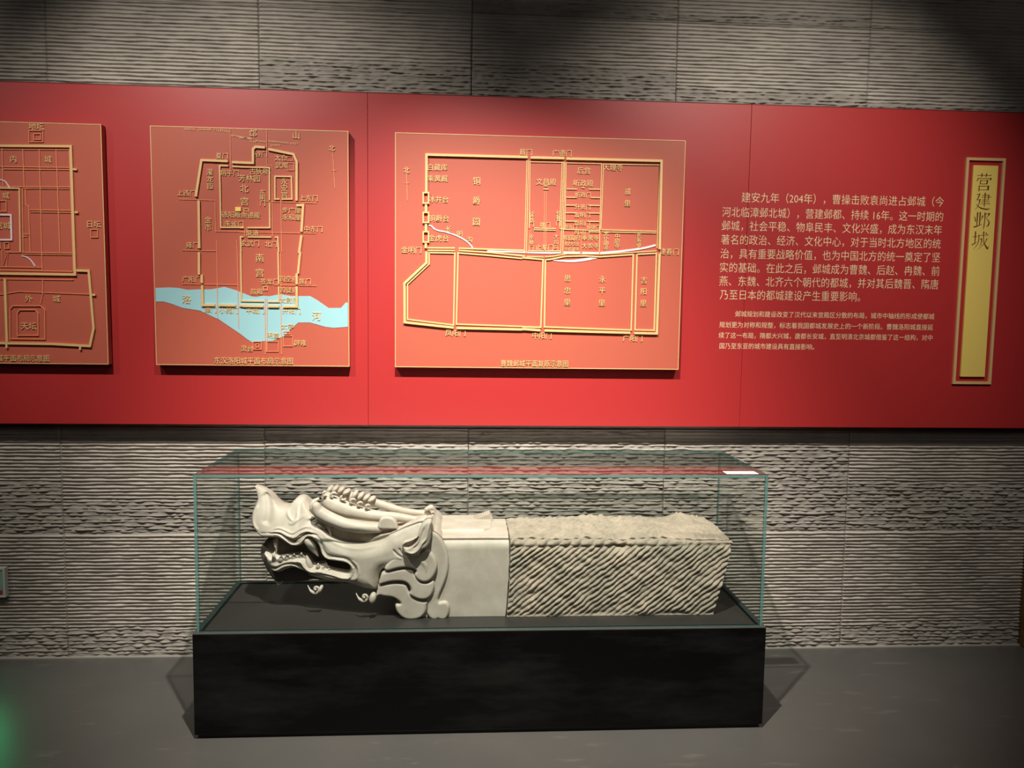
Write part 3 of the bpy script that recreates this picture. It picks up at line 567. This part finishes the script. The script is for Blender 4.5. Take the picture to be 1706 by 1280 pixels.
# ------------------------------------------------------------------ the carved stone dragon head
YC = -.445; ZD = PZ
dr = empty('stone_dragon_head', (.13, YC, ZD), 'long carved grey limestone dragon head finial with open jaws and a rough tooled stone shank', 'sculpture')
def DP(crop, pts, Y):
    """traced outline -> (x,z) on the plane y=Y; Y may be a function of pixel x"""
    out = []
    for p in X(crop, *pts):
        y = Y(p) if callable(Y) else Y
        q = at(p[0], p[1], y); out.append((q[0], q[2]))
    return out
def ramp(x, xs, ys): return np.interp(x, xs, ys)
def inflate(name, P, half, m, base=.6, r=.03, relief=None, step=.003, yc=YC, sharp=50, back=None, power=2.0):
    P = np.array(P, float); lo = P.min(0)-step; hi = P.max(0)+step
    nx = int((hi[0]-lo[0])/step)+2; nz = int((hi[1]-lo[1])/step)+2
    gx = lo[0]+np.arange(nx)*step; gz = lo[1]+np.arange(nz)*step
    GX, GZ_ = np.meshgrid(gx, gz); Q = np.stack([GX.ravel(), GZ_.ravel()], 1)
    cx = (GX[:-1, :-1]+step/2).ravel(); cz = (GZ_[:-1, :-1]+step/2).ravel()
    inc = inside(np.stack([cx, cz], 1), P)
    F = grid_faces(nz, nx)[inc]
    used, inv = np.unique(F, return_inverse=True); F = inv.reshape(F.shape); Q = Q[used]
    cnt = np.bincount(F.ravel(), minlength=len(Q)); bnd = cnt < 4
    d, near, _ = seg_dist(Q, P); Q[bnd] = near[bnd]; d[bnd] = 0
    t = 1-np.clip(d/r, 0, 1); f = base+(1-base)*np.maximum(0, 1-t**power)**(1/power)
    h = half(Q[:, 0], Q[:, 1]) if callable(half) else np.full(len(Q), half)
    h = h*f
    if relief is not None: h = h+relief(Q)*np.clip(d/.004, 0, 1)
    h = np.maximum(h, .004)
    n = len(Q); V = np.zeros((2*n, 3)); V[:n, 0] = V[n:, 0] = Q[:, 0]; V[:n, 2] = V[n:, 2] = Q[:, 1]
    V[:n, 1] = yc-h; V[n:, 1] = yc+(h if back is None else np.minimum(back(Q[:, 0], Q[:, 1]), h) if callable(back) else -h+back)
    V[:, 2] = np.maximum(V[:, 2], ZD+.0006)
    # orientation: front faces look to -y
    E_ = np.concatenate([F[:, [0, 1]], F[:, [1, 2]], F[:, [2, 3]], F[:, [3, 0]]])
    key = np.sort(E_, 1); kk = key[:, 0]*n+key[:, 1]; u, ix, c = np.unique(kk, return_index=True, return_counts=True)
    be = E_[ix[c == 1]]
    W = np.stack([be[:, 1], be[:, 0], be[:, 0]+n, be[:, 1]+n], 1)
    FF = np.vstack([F, F[:, ::-1]+n, W])
    return link(name, mesh(name, V, FF), m, dr, sharp)
def groove(Q, P, w, depth):
    d, _, t = seg_dist(Q, np.array(P, float), False)
    fade = np.clip(np.minimum(t, 1-t)*6+.15, 0, 1)
    return depth*np.exp(-(d/w)**2)*fade
def tube(name, pts, radii, m, seg=20, sub=5, flat=1.0, parent=None, caps=True):
    P = crom(pts, sub, False); Rr = crom([(a, a) for a in radii], sub, False)[:, 0]
    n = len(P); V = []; F = []; up = np.array([0, 0, 1.0])
    for i in range(n):
        d = P[min(i+1, n-1)]-P[max(i-1, 0)]; d /= np.linalg.norm(d); s = np.cross(d, up); s /= np.linalg.norm(s)+1e-9; u = np.cross(s, d)
        for k in range(seg):
            a = 2*math.pi*k/seg; V.append(P[i]+Rr[i]*(math.cos(a)*s*flat+math.sin(a)*u))
    for i in range(n-1):
        for k in range(seg): a = i*seg+k; b = i*seg+(k+1) % seg; F.append((a, b, b+seg, a+seg))
    for i0, i1, s in ((0, 1, 1), (n-1, n-2, -1)):           # rounded ends
        d = P[i0]-P[i1]; d /= np.linalg.norm(d); ring0 = i0*seg; prev = list(range(ring0, ring0+seg))
        for t in (.35, .7):
            cen = P[i0]+d*Rr[i0]*math.sin(t*1.57)*.9; b0 = len(V)
            for k in range(seg): V.append(cen+(np.array(V[ring0+k])-P[i0])*math.cos(t*1.57))
            cur = list(range(b0, b0+seg))
            for k in range(seg):
                q = (prev[k], cur[k], cur[(k+1) % seg], prev[(k+1) % seg]); F.append(q if s > 0 else q[::-1])
            prev = cur
        V.append(P[i0]+d*Rr[i0]*.9); c = len(V)-1
        for k in range(seg): q = (prev[k], c, prev[(k+1) % seg]); F.append(q if s > 0 else q[::-1])
    return link(name, mesh(name, [tuple(v) for v in V], F), m, parent or dr, 179)
def pt(crop, x, y, Y): (q,) = X(crop, (x, y)); return at(q[0], q[1], Y)

# --- half depth of the head along its length (x in metres): thin snout, deep cheek
HX = [-.92, -.80, -.70, -.55, -.40, -.25]; HH = [.085, .108, .130, .168, .205, .222]
def hw(x, z=None):
    h = np.interp(x, HX, HH)
    if z is not None: h = h*(1-.72*np.clip((z-.765)/.18, 0, 1)*np.clip((-.60-x)/.08, 0, 1))
    return h
def AB(a, b): return X('A', *a)+X('B', *b)
def W2(pxs, Y):
    out = []
    for p in pxs:
        y = Y(p) if callable(Y) else Y
        q = at(p[0], p[1], y); out.append((q[0], q[2]))
    return out
def near_y(p):
    y = YC-.1
    for _ in range(4): q = at(p[0], p[1], y); y = YC-float(hw(q[0], q[2]))*.93
    return y
upper = X('A', (118, 104), (135, 106), (165, 112), (200, 134), (235, 165), (262, 205), (285, 245), (315, 282), (345, 296), (380, 290), (408, 262), (430, 232), (455, 213), (485, 208), (508, 222), (522, 255), (545, 300), (575, 345), (600, 374), (578, 390),
        (600, 402), (645, 432), (690, 478), (735, 520), (790, 552), (850, 575), (930, 588), (1010, 590), (1090, 572), (1180, 545)) + \
        X('B', (240, 505), (300, 475), (360, 440), (430, 405), (500, 370), (555, 375), (600, 470), (600, 540), (545, 620), (575, 650), (620, 700), (632, 760), (610, 830), (570, 872), (520, 885), (470, 862), (445, 825), (458, 795), (420, 772), (360, 766), (290, 778), (230, 790), (185, 800), (160, 850), (150, 912), (130, 960), (60, 960), (0, 945)) + \
        X('A', (900, 915), (800, 905), (720, 893), (650, 872), (600, 855), (560, 835), (530, 812), (490, 792), (440, 778), (400, 785), (360, 798), (320, 815), (285, 812), (250, 795), (225, 758), (205, 705), (190, 658), (225, 668), (255, 690), (270, 650), (290, 680), (330, 690), (370, 682), (420, 680), (470, 680), (520, 690), (560, 730), (590, 770), (650, 765), (700, 775), (760, 795), (830, 810), (880, 815), (895, 790), (885, 760), (850, 742), (790, 730), (735, 722), (690, 705), (662, 672), (645, 620), (622, 580), (590, 550), (555, 530), (535, 555), (510, 582), (475, 598), (430, 600), (390, 585), (350, 558), (305, 535), (250, 530), (200, 528), (160, 515), (120, 478), (95, 430), (88, 370), (100, 310), (125, 255), (142, 210), (136, 165))
UP = crom(W2(upper, near_y), 3)
gl = lambda crop, pts: crom(DP(crop, pts, near_y), 3, False)
RG = [  # (path, width, height) relief on the face of the head
    (gl('A', [(130, 470), (180, 510), (250, 505), (310, 500), (360, 530), (420, 575), (480, 575), (520, 540), (560, 505), (620, 520), (655, 580), (675, 650), (720, 690), (800, 700), (870, 715), (925, 770), (905, 840), (850, 850), (760, 825), (660, 800), (590, 800), (540, 775), (500, 720), (430, 715), (380, 720), (300, 750), (240, 740)]), .0052, .011),
    (gl('A', [(200, 495), (270, 475), (330, 470), (390, 500), (450, 515), (500, 480), (560, 465), (620, 490)]), .0045, .008),
    (gl('A', [(240, 470), (310, 440), (370, 455), (430, 480), (480, 455), (540, 430), (600, 440)]), .004, .005),
    (gl('A', [(250, 790), (300, 790), (370, 755), (440, 750), (500, 790), (560, 830), (640, 840)]), .0045, .008),
    (gl('A', [(150, 250), (115, 330), (110, 410), (150, 470)]), .007, .007),
    (gl('A', [(900, 700), (960, 740), (975, 810), (940, 870)]), .005, .004),
    (gl('A', [(385, 290), (400, 340), (440, 380), (470, 350), (475, 300)]), .006, .006),
    (gl('A', [(400, 400), (440, 400), (480, 370), (540, 330)]), .006, .005),
    (gl('A', [(640, 430), (740, 535), (860, 590), (1000, 605), (1180, 560)]), .010, .008),
    (gl('B', [(250, 520), (400, 440), (500, 390)]), .010, .006)]
GV = [(gl('A', [(155, 490), (230, 485), (310, 480), (380, 520), (440, 545), (500, 520), (550, 482), (630, 500), (690, 600)]), .003, -.006),
      (gl('A', [(200, 770), (270, 775), (360, 738), (440, 735), (510, 765), (570, 815), (680, 830)]), .003, -.005),
      (gl('A', [(660, 560), (700, 640), (760, 670), (880, 690), (950, 750), (950, 830)]), .003, -.004),
      (gl('A', [(200, 150), (230, 220), (235, 330), (210, 420)]), .016, -.012),
      (gl('B', [(270, 610), (310, 655), (370, 685), (430, 695)]), .004, -.007),
      (gl('B', [(320, 600), (350, 650), (400, 670)]), .004, -.006)]
def head_relief(Q):
    h = np.zeros(len(Q))
    for p, w_, a in RG: h += groove(Q, p, w_, a)
    for p, w_, a in GV: h += groove(Q, p, w_, a)
    return h
inflate('head', UP, hw, M['stone'], base=.74, r=.055, relief=head_relief, step=.0026, back=lambda x, z: hw(x, z)*np.interp(x, [-.66, -.56], [1, -.66]))
# dark hollow of the mouth with the far side of the jaws
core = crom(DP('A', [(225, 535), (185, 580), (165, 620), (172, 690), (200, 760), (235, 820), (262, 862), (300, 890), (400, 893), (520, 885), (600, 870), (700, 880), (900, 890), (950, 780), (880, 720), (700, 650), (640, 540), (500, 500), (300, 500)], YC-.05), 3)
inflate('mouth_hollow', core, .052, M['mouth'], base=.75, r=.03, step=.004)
# skull under the horns
skull = crom(X('A', (590, 372), (640, 350), (760, 350), (900, 390), (1100, 420), (1180, 410)) and W2(X('A', (596, 380), (625, 345), (700, 360), (850, 430), (1000, 455), (1180, 460))+X('B', (330, 440), (470, 425), (590, 430), (620, 470), (640, 600), (400, 620), (200, 640), (0, 640))+X('A', (860, 620), (740, 560), (660, 500), (620, 430)), YC-.125), 3)
inflate('skull', skull, lambda x, z: np.interp(x, HX, HH)*np.interp(x, [-.62, -.45, -.3], [.72, .62, .82]), M['stone2'], base=.8, r=.03, step=.004)
# nostril roll and eye
tube('eyeball', [pt('A', 635, 405, YC-.128), pt('A', 660, 425, YC-.132), pt('A', 690, 440, YC-.128)], [.007, .011, .006], M['stone2'])
tube('eyelid', [pt('A', 600, 385, YC-.135), pt('A', 650, 380, YC-.142), pt('A', 700, 405, YC-.14), pt('A', 730, 450, YC-.135), pt('A', 745, 500, YC-.13)], [.004, .0065, .0065, .006, .004], M['stone'])
# brow roll, horns
tube('brow_roll', [pt('A', 622, 262, YC-.150), pt('A', 650, 312, YC-.145), pt('A', 740, 365, YC-.150), pt('A', 870, 415, YC-.155), pt('A', 1000, 440, YC-.155), pt('A', 1140, 445, YC-.150)], [.019, .0265, .0265, .025, .023, .019], M['stone'], sub=6)
tube('brow_ridge', [pt('A', 640, 205, YC-.06), pt('A', 600, 235, YC-.07), pt('A', 600, 285, YC-.08), pt('A', 680, 340, YC-.11)], [.007, .011, .012, .006], M['stone'], sub=6)
tube('horn', [pt('A', 712, 190, YC-.072), pt('A', 745, 235, YC-.085), pt('A', 850, 285, YC-.09), pt('A', 980, 320, YC-.09), pt('A', 1120, 345, YC-.09), pt('B', 300, 355, YC-.09), pt('B', 420, 372, YC-.09), pt('B', 540, 388, YC-.088)], [.024, .035, .035, .029, .024, .020, .017, .014], M['stone'], sub=6)
tube('horn', [pt('A', 800, 150, YC+.05), pt('A', 900, 185, YC+.055), pt('A', 1010, 215, YC+.06), pt('A', 1150, 248, YC+.06), pt('B', 340, 300, YC+.06), pt('B', 470, 318, YC+.06), pt('B', 560, 320, YC+.06)], [.020, .024, .021, .018, .016, .014, .012], M['stone'], sub=6)
tube('horn_knob', [pt('B', 540, 290, YC+.04), pt('B', 580, 275, YC+.04), pt('B', 596, 285, YC+.04)], [.008, .013, .009], M['stone'])
MB_ = MB()
# curls of the crest
def lobe(crop, x, y, Y, lx, lz, rot, name='crest_curl', m=None, thick=.012):
    c = pt(crop, x, y, Y); th = np.linspace(0, 2*math.pi, 18, endpoint=False)
    P = np.stack([c[0]+lx*np.cos(th)*math.cos(rot)-lz*np.sin(th)*math.sin(rot), c[2]+lx*np.cos(th)*math.sin(rot)+lz*np.sin(th)*math.cos(rot)], 1)
    V = []; F = []
    for j, (s, yy) in enumerate(((1, .6), (1, -.1), (.86, -.6), (.55, -.92), (.2, -1.0))):
        for p in P: V.append((c[0]+(p[0]-c[0])*s, c[1]+yy*thick, c[2]+(p[1]-c[2])*s))
    n = 18
    for j in range(4):
        for k in range(n): F.append((j*n+k, j*n+(k+1) % n, (j+1)*n+(k+1) % n, (j+1)*n+k))
    F.append(tuple(range(4*n, 5*n))); F.append(tuple(range(n))[::-1])
    link(name, mesh(name, V, F), m or M['stone'], dr, 60)
for x, y, r_ in ((735, 128, .95), (780, 124, .85), (828, 132, .7), (872, 148, .5)): lobe('A', x, y, YC+.03, .0200, .0110, r_, thick=.026)
for x, y, r_ in ((942, 168, 1.0), (990, 180, .85), (1036, 194, .7), (1078, 208, .5)): lobe('A', x, y, YC+.035, .0200, .0110, r_, thick=.026)
def curl(crop, x, y, Y, R0, rot, rad=.0046, turns=9):
    c0 = pt(crop, x, y, Y); pts = []
    for k in range(turns):
        a = rot+k*.62; q = R0*(1-.055*k); pts.append(c0+np.array([q*math.cos(a)*1.15, 0, q*math.sin(a)]))
    tube('crest_curl', pts, [rad*.6]+[rad]*(turns-2)+[rad*.5], M['stone'], seg=10, sub=3)
for x, y, q, ro in ((700, 165, .010, 1.2), (768, 178, .013, .6), (850, 196, .011, 2.2), (925, 228, .012, .6), (985, 252, .011, .6), (1048, 270, .009, .6)): curl('A', x, y, YC-.113, q, ro, .0056, 7)
# flap over the brow
fp = crom(DP('B', [(150, 448), (152, 400), (170, 360), (215, 345), (265, 355), (295, 385), (308, 430), (308, 478), (295, 452)], YC-.16), 2)
inflate('cheek_flap', fp, .172, M['stone'], base=.93, r=.008, step=.003, back=.022)
# ear: shell with a deep hollow
ear = crom(DP('B', [(352, 600), (345, 575), (365, 552), (420, 535), (465, 505), (485, 460), (505, 415), (535, 385), (575, 372), (592, 395), (582, 440), (582, 490), (572, 560), (545, 600), (500, 628), (478, 665), (435, 672), (395, 655), (360, 635)], YC-.235), 3)
hol = crom(DP('B', [(352, 590), (368, 560), (425, 540), (475, 510), (490, 480), (480, 530), (450, 575), (415, 602), (380, 607)], YC-.235), 3)
def ear_relief(Q):
    ins = inside(Q, hol); d, _, _ = seg_dist(Q, hol); h = -np.where(ins, np.clip(d*6, 0, .06), 0)
    h += groove(Q, crom(DP('B', [(360, 625), (430, 640), (480, 610), (510, 560), (545, 520), (560, 450), (575, 390)], YC-.235), 3, False), .005, .006)
    h += groove(Q, crom(DP('B', [(425, 610), (480, 570), (505, 500), (530, 430)], YC-.235), 3, False), .004, -.004)
    return h
inflate('ear', ear, .252, M['stone'], base=.93, r=.012, back=.075, relief=ear_relief, step=.0024)
# mane curls: flat scroll plates stepping back one behind another
band = W2(X('B', (560, 455), (605, 475), (650, 512), (690, 575), (718, 650), (730, 730), (722, 810), (700, 885), (672, 950), (645, 1015), (650, 1050), (680, 1045), (712, 1050), (735, 1085), (732, 1145), (705, 1190), (660, 1203), (640, 1190), (615, 1203), (570, 1185), (545, 1145), (545, 1100), (520, 1000), (430, 900), (440, 640)), YC-.19)
inflate('mane_curl', crom(band, 3), .194, M['stone'], base=.93, r=.012, step=.003)
l3 = W2(X('B', (130, 1005), (160, 1000), (205, 1008), (260, 1015), (300, 1035), (328, 1062), (290, 1072), (292, 1120), (325, 1165), (375, 1195), (440, 1198), (500, 1180), (540, 1135), (550, 1080), (555, 1045), (480, 1030), (430, 1000), (400, 960), (380, 905), (320, 890), (240, 893), (155, 912), (140, 950)), YC-.197)
inflate('mane_curl', crom(l3, 3), .202, M['stone'], base=.93, r=.012, step=.003)
l2 = W2(X('B', (185, 805), (260, 790), (360, 772), (430, 785), (455, 830), (500, 880), (560, 885), (600, 870), (612, 910), (605, 960), (580, 1005), (535, 1032), (480, 1030), (430, 1010), (402, 985), (412, 950), (395, 912), (360, 888), (300, 882), (230, 890), (155, 908), (160, 860)), YC-.205)
l1 = W2(X('B', (255, 700), (330, 655), (430, 640), (500, 640), (545, 620), (590, 655), (622, 705), (634, 760), (612, 828), (570, 874), (520, 888), (470, 866), (446, 828), (458, 796), (425, 775), (360, 767), (290, 778), (225, 796), (200, 770)), YC-.212)
inflate('mane_curl', crom(l1, 3), .2185, M['stone'], base=.955, r=.012, step=.003)
inflate('mane_curl', crom(l2, 3), .211, M['stone'], base=.93, r=.012, step=.003)
# teeth
def tooth(crop, a, b, r0, Y, name='tooth'):
    p0 = pt(crop, *a, Y); p1 = pt(crop, *b, Y-.004); tube(name, [p0, (p0+p1)/2+np.array([.001, -.003, 0]), p1], [r0, r0*.75, r0*.2], M['stone'], seg=12, sub=3)
tooth('A', (292, 545), (298, 640), .0105, YC-.075); tooth('A', (280, 700), (268, 650), .009, YC-.10)
tooth('A', (560, 545), (640, 670), .020, YC-.118); tooth('A', (570, 760), (545, 668), .015, YC-.118)
for x, y in ((335, 690), (385, 680), (440, 675), (500, 668)): tooth('A', (x, y+15), (x+3, y-20), .0115, YC-.108)
for x, y in ((640, 748), (680, 770), (730, 785), (790, 795), (845, 800)): tooth('A', (x, y+12), (x, y-14), .0095, YC-.136)
# beard curls under the jaw
for x, y, s in ((620, 945, 1.0), (1018, 1010, 1.0)):
    c0 = pt('A', x, y, YC-(.15 if x < 800 else .205)); pts = []; rr = []
    for k in range(10):
        a = -2.6+k*.62; R0 = .0195-.0015*k; pts.append(c0+np.array([R0*math.cos(a)*s, 0, R0*math.sin(a)])); rr.append(.0064-.0003*k)
    tube('beard_curl', [c0+np.array([-.034, .01, .012]), c0+np.array([-.024, .004, -.004])]+pts, [.002, .004]+rr, M['stone'], seg=10, sub=3)
    tube('beard_curl', [c0+np.array([0, -.006, 0]), c0+np.array([.001, -.009, .001])], [.006, .005], M['stone'], seg=10, sub=2)
lobe('A', 660, 945, YC-.152, .017, .0085, 1.15, 'beard_curl', thick=.014); lobe('A', 1088, 1020, YC-.205, .024, .0145, 1.35, 'beard_curl', thick=.018)
tube('beard_curl', [pt('A', 300, 895, YC-.03), pt('A', 325, 905, YC-.05), pt('A', 345, 880, YC-.06)], [.003, .005, .003], M['stone'], seg=10)
# body behind the mane: keeps the jaw and the neck in one block
thr = W2(X('B', (140, 700), (640, 600), (700, 700), (700, 1100), (640, 1180), (560, 1150), (400, 1100), (330, 1050), (250, 1000), (140, 985)), YC-.15)
inflate('throat', crom(thr, 2), .158, M['stone2'], base=.9, r=.02, step=.005)

# --- neck block: smooth, rounded upper edge, ends flush with the rough shank
def loft_block(name, x0f, x1f, m, prof, nu, dispf, sharp=60):
    """box-like stone: profile runs round the (y,z) section; x ends given per profile point"""
    n = len(prof); V = []
    P = np.array(prof)
    us = np.linspace(0, 1, nu)
    G = np.zeros((n, nu, 3))
    nrm = np.roll(P, -1, 0)-np.roll(P, 1, 0); nrm = np.stack([-nrm[:, 1], nrm[:, 0]], 1)*1.0; nrm /= np.linalg.norm(nrm, axis=1)[:, None]+1e-9
    if ((P-P.mean(0))*nrm).sum() < 0: nrm = -nrm
    xa = np.array([x0f(*p) for p in P]); xb = np.array([x1f(*p) for p in P])
    G[:, :, 0] = xa[:, None]+(xb-xa)[:, None]*us[None]
    S = np.concatenate([[0], np.cumsum(np.hypot(*(P[1:]-P[:-1]).T))])
    D = dispf(G[:, :, 0], S[:, None]+0*G[:, :, 0], P[:, 0][:, None]+0*G[:, :, 0], P[:, 1][:, None]+0*G[:, :, 0])
    D = D*np.clip((G[:, :, 2]*0+P[:, 1][:, None]-ZD)/.02, 0, 1)
    G[:, :, 1] = P[:, 0][:, None]+nrm[:, 0][:, None]*D; G[:, :, 2] = P[:, 1][:, None]+nrm[:, 1][:, None]*D
    G[:, :, 2] = np.maximum(G[:, :, 2], ZD+.0006)
    idx = np.arange(n*nu).reshape(n, nu); a = idx; b = np.roll(idx, -1, 0)
    F = np.stack([a[:, :-1].ravel(), a[:, 1:].ravel(), b[:, 1:].ravel(), b[:, :-1].ravel()], 1)
    V = G.reshape(-1, 3).tolist(); F = F.tolist()
    for col, fl in ((0, 1), (nu-1, 0)):
        c = G[:, col].mean(0); V.append(c.tolist()); ci = len(V)-1
        for k in range(n):
            q = (int(idx[k, col]), int(idx[(k+1) % n, col]), ci); F.append(q if fl else q[::-1])
    import bmesh
    me = mesh(name, V, [tuple(f) for f in F]); bm = bmesh.new(); bm.from_mesh(me); bmesh.ops.recalc_face_normals(bm, faces=bm.faces); bm.to_mesh(me); bm.free()
    return link(name, me, m, dr, sharp)
def section(yf, yb, z0, z1, r, step):
    pts = []
    def seg(a, b):
        L = math.hypot(b[0]-a[0], b[1]-a[1]); k = max(1, int(L/step))
        for i in range(k): pts.append((a[0]+(b[0]-a[0])*i/k, a[1]+(b[1]-a[1])*i/k))
    seg((yf, z0), (yf, z1-r))
    for i in range(max(2, int(r*1.57/step))): a = i/max(2, int(r*1.57/step))*math.pi/2; pts.append((yf+r-r*math.cos(a), z1-r+r*math.sin(a)))
    seg((yf+r, z1), (yb-r, z1))
    for i in range(max(2, int(r*1.57/step))): a = i/max(2, int(r*1.57/step))*math.pi/2; pts.append((yb-r+r*math.sin(a), z1-r+r*math.cos(a)))
    seg((yb, z1-r), (yb, z0)); seg((yb, z0), (yf, z0))
    return pts
xL = at(848, 900, -.6)[0]
def nd(x, s, y, z): return .0015*(vnoise(x*12, s*12, 31)-.5)
loft_block('neck', lambda y, z: -.25, lambda y, z: xL+.004*(vnoise(np.array([z*30]), np.array([y*30]), 3)[0]-.5)-.012*(z < .6)*(.6-z)/.17, M['stone'], section(-.624, -.262, ZD+.001, .766, .045, .008), 40, nd, 40)
pl = [(-.24, -.52), (.095, -.52), (.125, -.49), (.135, -.27), (-.24, -.27)]
import bmesh
v = []; f = []
for z in (.755, .775):
    for a, b in pl: v.append((a, b+(.012 if z > .77 and b < -.4 else 0), z))
f = [(0, 1, 2, 3, 4)[::-1], (5, 6, 7, 8, 9)]+[(i, (i+1) % 5, 5+(i+1) % 5, 5+i) for i in range(5)]
tb = MB(); tb.V = v; tb.F = f; tb.build('neck_plate', M['stone'], dr)
# small hatched stub on the far shoulder
st = MB(); 
c0 = [pt('B', *q, YC+.13) for q in ((880, 375), (1060, 315), (1085, 345), (1100, 415), (930, 425))]
st.prism([(c[0], c[2]) for c in c0], YC+.10, .07); st.build('shoulder_stub', M['stone2'], dr)
hs = MB()
for k in range(8):
    p0 = pt('B', 930+k*18, 385-k*6, YC+.099); hs.box(p0[0]-.0012, p0[0]+.0012, YC+.096, YC+.101, p0[2]-.009-.001*k, p0[2]+.004)
tag(hs.build('chisel_marks', M['rough'], dr), kind='stuff')
# --- rough tooled shank
def rd(x, s, y, z):
    front = np.clip((.738-z)/.012, 0, 1)*(y < -.55); 
    u = (x*.62-z*.79)+.007*(vnoise(x*8, z*8, 51)-.5)+.006*(vnoise(x*38, z*38, 54)-.5)
    p = (u/.0190) % 1.0; ridge = np.clip(np.sin(np.pi*p), 0, 1)**.75
    brk = vnoise(x*30, z*30, 52); h = front*(.0115*ridge*(.45+.85*brk)-.003)
    u2 = (x*.50-y*.87)*1.0+.005*(vnoise(x*16, y*16, 55)-.5); top = np.clip((z-.735)/.006, 0, 1)
    p2 = (u2/.0235) % 1.0; h += top*(.0125*np.sin(np.pi*p2)*(.5+.8*vnoise(x*40, y*40, 56)))*np.clip((.93-x)/.08, 0.15, 1)
    h += .006*(vnoise(x*9, s*9, 57)-.5)+.006*(vnoise(x*60, s*60, 58)-.5)
    h += top*np.clip((y+.42)/.12, 0, 1)*(.026*np.exp(-((x-1.02)/.07)**2)+.014*np.exp(-((x-.60)/.12)**2))
    # pecked end
    h += top*np.clip((x-.9)/.06, 0, 1)*.012*np.clip(vnoise(x*70, y*70, 59)-.62, 0, 1)*2
    # chipped bottom edge and a notch in the top arris
    h -= np.clip((.458-z)/.02, 0, 1)*(y < -.55)*.012*vnoise(x*16, z*16, 60)
    edge = np.exp(-((z-.735)/.022)**2)*(y < -.55); h -= edge*(.010*vnoise(x*14, z*0, 61)+.016*np.exp(-((x-.665)/.03)**2))
    return h
def xr(y, z):
    t = (z-.432)/.32; return 1.078+.072*t**1.2+.010*(vnoise(np.array([z*22]), np.array([y*22]), 66)[0]-.5)+.02*max(0, (y+.5))*0-.10*max(0, y+.36)
loft_block('rough_shank', lambda y, z: xL+.003-.012*(z < .6)*(.6-z)/.17+.002, xr, M['rough'], section(-.632, -.255, ZD+.001, .752, .012, .0036), 290, rd, 75)
